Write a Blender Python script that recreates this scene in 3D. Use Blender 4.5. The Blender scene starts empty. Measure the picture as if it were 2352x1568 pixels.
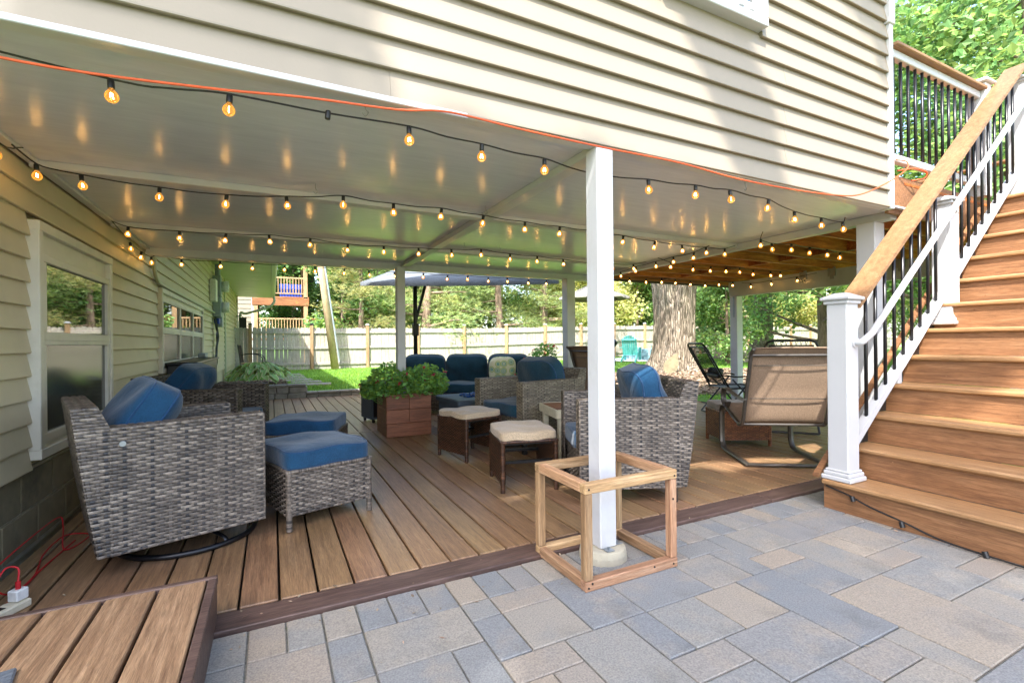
import bpy, math, random
import numpy as np
from mathutils import Matrix, Vector
R = math.radians
random.seed(7); rng = np.random.default_rng(7)
sc = bpy.context.scene
COL = sc.collection

# ------------------------------------------------------------------ camera, sky, sun, exposure
cam_d = bpy.data.cameras.new('camera'); cam = bpy.data.objects.new('camera', cam_d); COL.objects.link(cam)
yaw, roll = R(26.6), R(-0.55)
fw = Vector((math.sin(yaw), math.cos(yaw), 0)); rt = Vector((math.cos(yaw), -math.sin(yaw), 0)); up = Vector((0, 0, 1))
r2 = math.cos(roll)*rt + math.sin(roll)*up; u2 = -math.sin(roll)*rt + math.cos(roll)*up
M = Matrix.Identity(4)
for i in range(3):
    M[i][0] = r2[i]; M[i][1] = u2[i]; M[i][2] = -fw[i]
M[0][3], M[1][3], M[2][3] = 0, 0, 1.08
cam.matrix_world = M
cam_d.sensor_width = 36; cam_d.lens = 36*1101/2352; cam_d.clip_start = 0.05; cam_d.clip_end = 500
sc.camera = cam

SUN_T = Vector((0.50, 0.55, -1.0)).normalized()       # direction the light travels
world = bpy.data.worlds.new('World'); sc.world = world; world.use_nodes = True
wn = world.node_tree.nodes; wl = world.node_tree.links
sky = wn.new('ShaderNodeTexSky'); sky.sky_type = 'NISHITA'; sky.sun_disc = False
sky.sun_elevation = math.asin(-SUN_T.z); sky.sun_rotation = math.atan2(-SUN_T.x, -SUN_T.y)
sky.air_density = 1.0; sky.dust_density = 2.5; sky.ozone_density = 1.0
wn['Background'].inputs['Strength'].default_value = 0.15
wl.new(sky.outputs[0], wn['Background'].inputs['Color'])
sun_d = bpy.data.lights.new('sun', 'SUN'); sun = bpy.data.objects.new('sun', sun_d); COL.objects.link(sun)
sun_d.energy = 2.6; sun_d.angle = R(0.55); sun_d.color = (1.0, 0.965, 0.91)
sun.rotation_euler = SUN_T.to_track_quat('-Z', 'Y').to_euler(); sun.location = (-8, -6, 14)
sc.view_settings.view_transform = 'Standard'; sc.view_settings.look = 'None'
sc.view_settings.exposure = 2.42; sc.view_settings.gamma = 1.0; sc.view_settings.use_curve_mapping = False
sc.render.engine = 'CYCLES'
sc.cycles.use_denoising = True
sc.cycles.max_bounces = 10; sc.cycles.diffuse_bounces = 6; sc.cycles.glossy_bounces = 4
sc.cycles.transparent_max_bounces = 16; sc.cycles.sample_clamp_indirect = 6
sc.cycles.caustics_reflective = False; sc.cycles.caustics_refractive = False

# ------------------------------------------------------------------ materials
def lin(h, k=1.0):
    h = h.lstrip('#'); o = []
    for i in (0, 2, 4):
        c = int(h[i:i+2], 16)/255
        o.append((c/12.92 if c <= .04045 else ((c+.055)/1.055)**2.4)*k)
    return tuple(o) + (1.0,)

class NT:
    def __init__(s, name):
        s.m = bpy.data.materials.new(name); s.m.use_nodes = True
        s.n = s.m.node_tree.nodes; s.l = s.m.node_tree.links; s.b = s.n['Principled BSDF']; s.out = s.n['Material Output']
    def new(s, t, **k):
        n = s.n.new(t)
        for a, v in k.items(): setattr(n, a, v)
        return n
    def coords(s, scale=(1, 1, 1), rnd=True, kind='Object'):
        tc = s.new('ShaderNodeTexCoord'); mp = s.new('ShaderNodeMapping'); mp.inputs['Scale'].default_value = scale
        src = tc.outputs[kind]
        if rnd:
            oi = s.new('ShaderNodeObjectInfo'); mu = s.new('ShaderNodeMath', operation='MULTIPLY'); mu.inputs[1].default_value = 37.0
            s.l.new(oi.outputs['Random'], mu.inputs[0])
            ad = s.new('ShaderNodeVectorMath', operation='ADD'); s.l.new(src, ad.inputs[0]); s.l.new(mu.outputs[0], ad.inputs[1]); src = ad.outputs[0]
        s.l.new(src, mp.inputs['Vector']); return mp.outputs[0]
    def noise(s, vec, scale, detail=4, rough=.55, dist=0):
        n = s.new('ShaderNodeTexNoise'); n.inputs['Scale'].default_value = scale; n.inputs['Detail'].default_value = detail
        n.inputs['Roughness'].default_value = rough; n.inputs['Distortion'].default_value = dist
        s.l.new(vec, n.inputs['Vector']); return n.outputs['Fac']
    def ramp(s, fac, stops):
        r = s.new('ShaderNodeValToRGB'); e = r.color_ramp.elements
        while len(e) < len(stops): e.new(.5)
        for el, (p, c) in zip(e, stops): el.position = p; el.color = c
        s.l.new(fac, r.inputs['Fac']); return r.outputs['Color']
    def mix(s, a, b, fac, mode='MIX'):
        m = s.new('ShaderNodeMix', data_type='RGBA', blend_type=mode)
        for sock, v in ((m.inputs['Factor'], fac), (m.inputs[6], a), (m.inputs[7], b)):
            if isinstance(v, (int, float, tuple)): sock.default_value = v
            else: s.l.new(v, sock)
        return m.outputs[2]
    def hsv_rand(s, col, dv=.2, dh=0.0, dsat=0.0, attr=None):
        h = s.new('ShaderNodeHueSaturation')
        if attr: a = s.new('ShaderNodeAttribute', attribute_name=attr); rv = a.outputs['Fac']
        else: rv = s.new('ShaderNodeObjectInfo').outputs['Random']
        mr = s.new('ShaderNodeMapRange'); mr.inputs['To Min'].default_value = 1-dv; mr.inputs['To Max'].default_value = 1+dv
        s.l.new(rv, mr.inputs['Value']); s.l.new(mr.outputs[0], h.inputs['Value'])
        if dh or dsat:
            fr = s.new('ShaderNodeMath', operation='MULTIPLY'); fr.inputs[1].default_value = 7.31; s.l.new(rv, fr.inputs[0])
            f2 = s.new('ShaderNodeMath', operation='FRACT'); s.l.new(fr.outputs[0], f2.inputs[0])
            m2 = s.new('ShaderNodeMapRange'); m2.inputs['To Min'].default_value = .5-dh; m2.inputs['To Max'].default_value = .5+dh
            s.l.new(f2.outputs[0], m2.inputs['Value']); s.l.new(m2.outputs[0], h.inputs['Hue'])
            m3 = s.new('ShaderNodeMapRange'); m3.inputs['To Min'].default_value = 1+dsat; m3.inputs['To Max'].default_value = 1-dsat
            s.l.new(f2.outputs[0], m3.inputs['Value']); s.l.new(m3.outputs[0], h.inputs['Saturation'])
        s.l.new(col, h.inputs['Color']); return h.outputs['Color']
    def bump(s, h, strength=.3, dist=.01):
        b = s.new('ShaderNodeBump'); b.inputs['Strength'].default_value = strength; b.inputs['Distance'].default_value = dist
        s.l.new(h, b.inputs['Height']); s.l.new(b.outputs[0], s.b.inputs['Normal'])
    def done(s, col=None, rough=.6, spec=.5, metal=0):
        if col is not None:
            if isinstance(col, tuple): s.b.inputs['Base Color'].default_value = col
            else: s.l.new(col, s.b.inputs['Base Color'])
        if isinstance(rough, (int, float)): s.b.inputs['Roughness'].default_value = rough
        else: s.l.new(rough, s.b.inputs['Roughness'])
        s.b.inputs['Specular IOR Level'].default_value = spec; s.b.inputs['Metallic'].default_value = metal
        return s.m

def m_paint(name, c, rough=.5, var=.06, bump=.05, scale=9, dirt=None, spec=.5, dirt_amt=.35):
    t = NT(name); v = t.coords(); n = t.noise(v, scale, 5)
    a = tuple(x*(1-var) for x in c[:3])+(1,); b = tuple(min(1, x*(1+var)) for x in c[:3])+(1,)
    col = t.ramp(n, [(.3, a), (.7, b)])
    if dirt:
        d = t.noise(v, scale*.35, 8, .65); f = t.ramp(d, [(.52, (0, 0, 0, 1)), (.72, (dirt_amt,)*3+(1,))]); col = t.mix(col, dirt, f)
    t.bump(t.noise(v, scale*14, 3), bump, .004); return t.done(col, rough, spec)

def m_wood(name, cols, axis=1, stretch=14, scale=5, rough=.55, dv=.12, bump=.25, spec=.4, rings=True, dh=0.0):
    """cols dark->light; grain runs along axis"""
    t = NT(name); sv = [stretch]*3; sv[axis] = 1.0; v = t.coords(tuple(sv))
    n = t.noise(v, scale*.5, 7, .65, .6); n2 = t.noise(v, scale*3.2, 4, .6, .3)
    k = len(cols); col = t.ramp(n, [(.28+.44*i/(k-1), c) for i, c in enumerate(cols)])
    f = t.ramp(n2, [(.38, (.5, .5, .5, 1)), (.58, (1.04, 1.04, 1.04, 1))]); col = t.mix(col, f, .6, 'MULTIPLY')
    big = t.noise(t.coords((1, 1, 1)), 2.2, 3); col = t.mix(col, t.ramp(big, [(.3, (.82, .82, .84, 1)), (.7, (1.1, 1.08, 1.05, 1))]), .7, 'MULTIPLY')
    col = t.hsv_rand(col, dv, dh)
    t.bump(n2, bump, .004); return t.done(col, rough, spec)

def m_plain(name, c, rough=.5, metal=0, spec=.5):
    t = NT(name); v = t.coords(); n = t.noise(v, 30, 3)
    col = t.ramp(n, [(.3, tuple(x*.86 for x in c[:3])+(1,)), (.7, tuple(min(1, x*1.1) for x in c[:3])+(1,))]); t.bump(n, .04, .002)
    return t.done(col, rough, spec, metal)

def m_leaf(name, c, dv=.35, dh=.03, trans=.45, rough=.5):
    t = NT(name); rgb = t.new('ShaderNodeRGB'); rgb.outputs[0].default_value = c
    col = t.hsv_rand(rgb.outputs[0], dv, dh, .12, attr='tint'); col = t.hsv_rand(col, .15, .012)
    t.done(col, rough, .3)
    tr = t.new('ShaderNodeBsdfTranslucent'); t.l.new(t.mix(col, (1.0, 1.0, .45, 1), .25, 'MULTIPLY'), tr.inputs['Color'])
    mx = t.new('ShaderNodeMixShader'); mx.inputs[0].default_value = trans
    t.l.new(t.b.outputs[0], mx.inputs[1]); t.l.new(tr.outputs[0], mx.inputs[2]); t.l.new(mx.outputs[0], t.out.inputs['Surface']); return t.m

def m_wicker(name, stops, rough=.42, scale=70):
    t = NT(name); a = t.new('ShaderNodeAttribute', attribute_name='tint')
    col = t.ramp(a.outputs['Fac'], stops)
    n = t.noise(t.coords(), scale, 3); col = t.mix(col, t.ramp(n, [(.35, (.6, .6, .6, 1)), (.62, (1.12, 1.1, 1.08, 1))]), .8, 'MULTIPLY')
    t.bump(n, .25, .002); return t.done(col, rough, .45)

def m_fabric(name, c, rough=.9, weave=900, var=.22):
    t = NT(name); v = t.coords(); n = t.noise(v, 6, 5, .6); n2 = t.noise(v, weave*.25, 2)
    col = t.ramp(n, [(.3, tuple(x*(1-var) for x in c[:3])+(1,)), (.7, tuple(x*(1+var) for x in c[:3])+(1,))])
    col = t.mix(col, t.ramp(n2, [(.35, (.66, .68, .72, 1)), (.65, (1.2, 1.2, 1.18, 1))]), .8, 'MULTIPLY')
    t.b.inputs['Sheen Weight'].default_value = .25; t.b.inputs['Sheen Roughness'].default_value = .5
    ad = t.new('ShaderNodeMath', operation='ADD'); ml = t.new('ShaderNodeMath', operation='MULTIPLY'); ml.inputs[1].default_value = 6.0
    t.l.new(t.noise(v, 11, 4, .55, .6), ml.inputs[0]); t.l.new(ml.outputs[0], ad.inputs[0]); t.l.new(n2, ad.inputs[1])
    t.bump(ad.outputs[0], .35, .004); return t.done(col, rough, .2)

MAT = {}
MAT['siding'] = m_paint('siding_darkened_for_sun', lin('#cdbda4', .40), .45, .015, .10, 5, lin('#978a70'), dirt_amt=.06)  # same siding as the lower wall, base darkened against the bright outdoor light
MAT['siding_shade_lift'] = m_paint('siding_lifted_for_shade', lin('#ccbf9f', .95), .5, .025, .12, 5, lin('#8d8368'), dirt_amt=.16)  # same siding as the overhang, base lightened to offset the shade under it
MAT['white'] = m_paint('white_paint', lin('#e0e1e4', .72), .42, .03, .08, 6, lin('#9a958a'), dirt_amt=.42)
MAT['vinyl'] = m_paint('white_vinyl', lin('#e6e7e9', .62), .3, .015, .02, 6)
MAT['window_trim'] = m_paint('window_trim', lin('#dcd7c8', .92), .45, .04, .06, 8, lin('#857e66'), dirt_amt=.35)
MAT['block'] = m_paint('concrete_block', lin('#8a8064', .8), .9, .14, .5, 12, lin('#3f3b31'), dirt_amt=.6)
MAT['wall_block'] = m_paint('retaining_block', lin('#97948a', .8), .95, .2, .8, 9, lin('#5a5a48'), dirt_amt=.5)
MAT['concrete'] = m_paint('pier_concrete', lin('#b5ad98', .85), .9, .12, .5, 10, lin('#77705e'), dirt_amt=.5)
MAT['bounce_grey'] = m_paint('bounce_ground_grey', lin('#97948f', .8), .9, .12, .4, 7, lin('#7d786d'), dirt_amt=.4)
MAT['joint'] = m_paint('joint_sand', lin('#86847b', .8), .95, .25, .8, 60, lin('#56603f'), dirt_amt=.7)
MAT['trim_brown'] = m_wood('dark_deck_trim', [lin('#3e2f2a'), lin('#57443d'), lin('#6a564d')], 0, 12, 5, .5, .1)
MAT['plank'] = m_wood('deck_plank', [lin('#70563f'), lin('#907153'), lin('#a78764')], 1, 22, 5, .36, .12, .25, .5, dh=.008)
MAT['plank_box'] = m_wood('step_plank', [lin('#6f543e'), lin('#8f7256'), lin('#a88a6b')], 1, 22, 6, .5, .1, .35)
MAT['tread'] = m_wood('stair_tread', [lin('#83603f'), lin('#a17a52'), lin('#b4906a')], 1, 26, 5, .5, .06, .25)
MAT['riser'] = m_wood('stair_riser', [lin('#6c4a31'), lin('#8b6241'), lin('#a07754')], 1, 20, 5, .55, .07, .6)
MAT['rail_cap'] = m_wood('rail_cap', [lin('#74553a'), lin('#8c6947'), lin('#9c7a59')], 0, 18, 4, .5, .04, .15)
MAT['joist'] = m_wood('treated_joist', [lin('#74391a'), lin('#ad6129'), lin('#cd8844')], 0, 12, 4, .6, .18, .3)
MAT['lumber'] = m_wood('raw_lumber', [lin('#7d5e42'), lin('#a98560'), lin('#c4a683')], 0, 18, 6, .7, .3, .35, dh=.014)
MAT['planter'] = m_wood('planter_board', [lin('#5f3a28'), lin('#87543a'), lin('#a06b4d')], 0, 14, 5, .5, .12, .25)
MAT['fence'] = m_wood('fence_board', [lin('#9a9387'), lin('#b5ada0'), lin('#c9c3b8')], 2, 10, 5, .85, .07, .4)
MAT['fence_post'] = m_wood('fence_post', [lin('#8a6f50'), lin('#b08e68'), lin('#c6aa86')], 2, 10, 4, .8, .14, .3)
MAT['pole_wood'] = m_wood('pole_wood', [lin('#a58a66'), lin('#cdb18b'), lin('#e0cba9')], 2, 16, 6, .8, .05, .4)
MAT['cedar'] = m_wood('cedar', [lin('#6d4427'), lin('#8f5d38'), lin('#a8754b')], 0, 12, 4, .6, .12, .2)
MAT['bark'] = None
t = NT('bark'); v = t.coords((8, 8, .9), False); n = t.noise(v, 1.6, 9, .7, 1.5)
vo = t.new('ShaderNodeTexVoronoi', feature='DISTANCE_TO_EDGE'); vo.inputs['Scale'].default_value = 2.2; t.l.new(v, vo.inputs['Vector'])
col = t.ramp(n, [(.3, lin('#5d5244')), (.5, lin('#9a8c7a')), (.72, lin('#c9bca9'))])
col = t.mix(col, t.ramp(vo.outputs['Distance'], [(0, (.35, .32, .3, 1)), (.16, (1, 1, 1, 1))]), .3, 'MULTIPLY')
col = t.mix(col, lin('#7f8762'), t.ramp(t.noise(t.coords((1, 1, .6), False), 1.3, 5), [(.55, (0, 0, 0, 1)), (.75, (.4, .4, .4, 1))]))
ad = t.new('ShaderNodeMath', operation='ADD'); t.l.new(n, ad.inputs[0]); t.l.new(t.ramp(vo.outputs['Distance'], [(0, (0, 0, 0, 1)), (.2, (1, 1, 1, 1))]), ad.inputs[1])
t.bump(ad.outputs[0], .9, .06); MAT['bark'] = t.done(col, .9, .2)
MAT['bark_far'] = m_wood('bark_far', [lin('#5e4d40'), lin('#8b7663'), lin('#a99683')], 2, 6, 3, .9, .15, .6)
MAT['metal_dark'] = m_plain('dark_metal', lin('#38383a'), .38, .6)
MAT['metal_bronze'] = m_plain('bronze_metal', lin('#5b5650'), .38, .55)
MAT['black'] = m_plain('black_metal', lin('#17171a'), .32, .2)
MAT['baluster'] = m_plain('black_baluster', lin('#1c1c1e'), .3, .3)
MAT['black_plastic'] = m_plain('black_plastic', lin('#161617'), .45)
MAT['grey_box'] = m_plain('grey_enclosure', lin('#8d989c'), .5)
MAT['white_plastic'] = m_plain('white_plastic', lin('#dcdbd6'), .4)
MAT['cream_plastic'] = m_plain('cream_plastic', lin('#cfc7ae'), .45)
MAT['steel'] = m_plain('galvanised_steel', lin('#9ba0a2'), .4, .8)
MAT['orange'] = m_plain('orange_rubber', lin('#c9552a'), .45)
MAT['red'] = m_plain('red_braid', lin('#b5121c'), .6)
MAT['blue_plastic'] = m_plain('blue_plastic', lin('#2b49a8'), .45)
MAT['teal'] = m_paint('teal_paint', lin('#5db7b4', .85), .5, .06, .05, 8)
MAT['ring_block'] = m_paint('fire_ring_block', lin('#8fb3b9', .85), .85, .12, .4, 10)
MAT['gutter'] = m_paint('green_trim', lin('#b9bea0', .85), .4, .03, .03, 6)
MAT['soffit'] = m_paint('soffit_vinyl', lin('#c0c4a0', .85), .45, .03, .03, 6)
MAT['fab_blue'] = m_fabric('denim_blue', lin('#1b4666', .85))
MAT['fab_teal'] = m_fabric('dark_teal', lin('#1e4152', .9))
MAT['fab_beige'] = m_fabric('beige_canvas', lin('#b9a488'), .9, 700, .12)
MAT['fab_grey'] = m_fabric('taupe_canvas', lin('#8f8475'), .9, 700, .12)
MAT['fab_mat'] = m_fabric('dark_mat', lin('#3f464f'), .95, 400, .25)
MAT['canopy'] = m_fabric('canopy_grey', lin('#6f757b'), .85, 300, .06)
MAT['canopy_tan'] = m_fabric('canopy_tan', lin('#7d796e'), .85, 300, .06)
MAT['pip'] = m_fabric('piping_blue', lin('#1a4268', .9), .85)
MAT['w_grey'] = m_wicker('grey_wicker', [(0, lin('#2c2a2b')), (.35, lin('#5b534c')), (.7, lin('#776d63')), (1, lin('#968b7e'))])
MAT['w_dark'] = m_wicker('brown_grey_wicker', [(0, lin('#2c2620')), (.5, lin('#554a3e')), (1, lin('#85786a'))])
MAT['w_olive'] = m_wicker('olive_wicker', [(0, lin('#4b4438')), (.5, lin('#7a7060')), (1, lin('#a0957f'))])
MAT['w_brown'] = m_wicker('espresso_wicker', [(0, lin('#23160f')), (.5, lin('#3e281c')), (1, lin('#6b4a36'))], .35)
MAT['w_rust'] = m_wicker('rust_wicker', [(0, lin('#4f2c18')), (.5, lin('#7d4a29')), (1, lin('#a06a41'))], .35)
MAT['w_back'] = m_plain('wicker_core', lin('#1c1917'), .8)
MAT['table_stone'] = m_paint('fire_table_stone', lin('#4e5a66', .9), .55, .1, .2, 7)
MAT['table_top'] = m_wood('table_top', [lin('#6b452c'), lin('#8c6040'), lin('#a27a56')], 0, 10, 5, .5, .1)
MAT['gravel'] = m_paint('gravel', lin('#8f8c86', .8), .95, .35, .9, 90)
MAT['soil'] = m_paint('soil', lin('#4f4334', .7), .95, .3, .9, 30)
MAT['stone'] = m_paint('stone', lin('#9d968a', .8), .9, .2, .6, 8)
MAT['leaf_pine'] = m_leaf('pine_needles', lin('#a3b272', 1.0), .4, .03, .35)
MAT['leaf_broad'] = m_leaf('broad_leaves', lin('#84a560', 1.0), .5, .035, .5)
MAT['leaf_yellow'] = m_leaf('pale_leaves', lin('#c3c584', 1.0), .4, .03, .5)
MAT['leaf_maple'] = m_leaf('maple_leaves', lin('#8fae6a', 1.0), .55, .04, .5)
MAT['leaf_plant'] = m_leaf('plant_leaves', lin('#84b85c', 1.0), .4, .03, .4)
MAT['leaf_hosta'] = m_leaf('hosta_leaves', lin('#8fae66', 1.0), .35, .03, .35)
MAT['leaf_hosta_edge'] = m_leaf('hosta_edges', lin('#d3d9a0', 1.0), .15, .02, .35)
MAT['petal'] = m_leaf('petals', lin('#d23b5a', 1.0), .3, .03, .3)
MAT['grass'] = m_leaf('grass_blades', lin('#86ab4c', 1.0), .35, .025, .4)
MAT['chips'] = m_leaf('wood_chips', lin('#9b8672', .9), .5, .02, .0, .9)
MAT['glass_pebble'] = m_plain('blue_glass_pebbles', lin('#1f4a86'), .08)
t = NT('lawn'); v = t.coords((1, 1, 1), False); n = t.noise(v, 1.1, 6); n2 = t.noise(v, 60, 4)
col = t.mix(t.ramp(n, [(.35, lin('#66893f')), (.65, lin('#84a654'))]), t.ramp(n2, [(.3, (.45, .5, .4, 1)), (.65, (1.15, 1.15, 1.1, 1))]), .8, 'MULTIPLY')
t.bump(n2, .8, .03); MAT['lawn'] = t.done(col, .9, .15)
t = NT('mulch'); v = t.coords((1, 1, 1), False); n = t.noise(v, 26, 8, .7); col = t.ramp(n, [(.3, lin('#3d3128')), (.5, lin('#77654f')), (.7, lin('#b09f88'))]); t.bump(n, .9, .04); MAT['mulch'] = t.done(col, .95, .1)
# ceiling: semi-gloss grey paint on plywood, grain along X
t = NT('ceiling_paint'); v = t.coords((1.2, 9, 9), False); n = t.noise(v, 3.2, 7, .6, .4)
col = t.ramp(n, [(.3, lin('#cdd0d8')), (.7, lin('#dadde4'))])
t.bump(t.noise(t.coords((3, 14, 14), False), 9, 4), .05, .0012); MAT['ceiling'] = t.done(col, .26, .6)
# paver: several colour families by object random
t = NT('paver'); oi = t.new('ShaderNodeObjectInfo'); v = t.coords(); r = t.ramp(oi.outputs['Random'], [(0, lin('#737679')), (.3, lin('#807f7b')), (.55, lin('#89847b')), (.78, lin('#918576')), (1, lin('#76797b'))])
bl = t.noise(v, 5, 5, .6); col = t.mix(r, lin('#938878'), t.ramp(bl, [(.5, (0, 0, 0, 1)), (.72, (.6, .6, .6, 1))]))
col = t.mix(col, lin('#6f7579'), t.ramp(t.noise(v, 3.1, 4), [(.5, (0, 0, 0, 1)), (.75, (.55, .55, .55, 1))]))
sp = t.noise(v, 160, 2); col = t.mix(col, t.ramp(sp, [(.3, (.72, .72, .72, 1)), (.5, (1, 1, 1, 1)), (.72, (1.28, 1.26, 1.22, 1))]), .9, 'MULTIPLY')
ad = t.new('ShaderNodeMath', operation='ADD'); t.l.new(t.noise(v, 14, 6, .65, .5), ad.inputs[0]); ml = t.new('ShaderNodeMath', operation='MULTIPLY'); ml.inputs[1].default_value = .35; t.l.new(sp, ml.inputs[0]); t.l.new(ml.outputs[0], ad.inputs[1])
col = t.mix(col, lin('#4c4b47'), t.ramp(t.noise(t.coords((1, 1, 1), False), 2.3, 7, .7), [(.56, (0, 0, 0, 1)), (.74, (.55, .55, .55, 1))])); t.bump(ad.outputs[0], .65, .007); MAT['paver'] = t.done(col, .82, .35)
# window glass (reflecting, dark room behind), insect screen
t = NT('window_glass'); t.b.inputs['IOR'].default_value = 2.3; MAT['glass'] = t.done(lin('#1e231f'), .02, .8)
t = NT('insect_screen'); n = t.noise(t.coords(), 220, 2); MAT['screen'] = t.done(t.ramp(n, [(.4, lin('#33372f')), (.6, lin('#484c43'))]), .16, .5)
# sling mesh: partly see-through woven fabric
def m_sling(name, c, alpha):
    t = NT(name); v = t.coords(); n = t.noise(v, 190, 2); n2 = t.noise(t.coords((1, 14, 1)), 40, 2)
    col = t.ramp(n, [(.3, tuple(x*.7 for x in c[:3])+(1,)), (.7, tuple(x*1.25 for x in c[:3])+(1,))])
    col = t.mix(col, t.ramp(n2, [(.35, (.75, .75, .75, 1)), (.65, (1.15, 1.15, 1.15, 1))]), .6, 'MULTIPLY')
    t.bump(n, .3, .002); t.done(col, .7, .25); t.b.inputs['Alpha'].default_value = alpha; return t.m
MAT['sling'] = m_sling('taupe_sling', lin('#8b7561'), 1.0)
MAT['sling_open'] = m_sling('open_mesh', lin('#2a2622'), .55)
# bulbs
t = NT('bulb_glass'); tr = t.new('ShaderNodeBsdfTransparent'); tr.inputs['Color'].default_value = (1, .80, .48, 1)
em = t.new('ShaderNodeEmission'); em.inputs['Color'].default_value = (1, .40, .06, 1); em.inputs['Strength'].default_value = .07
gl = t.new('ShaderNodeBsdfGlossy'); gl.inputs['Roughness'].default_value = .05
lw = t.new('ShaderNodeLayerWeight'); lw.inputs['Blend'].default_value = .25
mx = t.new('ShaderNodeMixShader'); t.l.new(lw.outputs['Fresnel'], mx.inputs[0]); t.l.new(tr.outputs[0], mx.inputs[1]); t.l.new(gl.outputs[0], mx.inputs[2])
ads = t.new('ShaderNodeAddShader'); t.l.new(mx.outputs[0], ads.inputs[0]); t.l.new(em.outputs[0], ads.inputs[1]); t.l.new(ads.outputs[0], t.out.inputs['Surface']); MAT['bulb'] = t.m
t = NT('filament'); em = t.new('ShaderNodeEmission'); em.inputs['Color'].default_value = (1, .64, .28, 1); em.inputs['Strength'].default_value = 25; t.l.new(em.outputs[0], t.out.inputs['Surface']); MAT['filament'] = t.m
# suzani-like generic medallion cushion
t = NT('medallion_fabric'); v = t.coords((1, 1, 1), False); vo = t.new('ShaderNodeTexVoronoi', distance='EUCLIDEAN'); vo.inputs['Scale'].default_value = 8.5; vo.inputs['Randomness'].default_value = .35; t.l.new(v, vo.inputs['Vector'])
col = t.ramp(vo.outputs['Distance'], [(0, lin('#c9b24a')), (.09, lin('#2f8f86')), (.2, lin('#d7d3b4')), (.27, lin('#2f8f86')), (.36, lin('#d7d3b4')), (.43, lin('#8aa648')), (.5, lin('#d7d3b4'))])
MAT['medallion'] = t.done(col, .9, .2)

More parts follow.
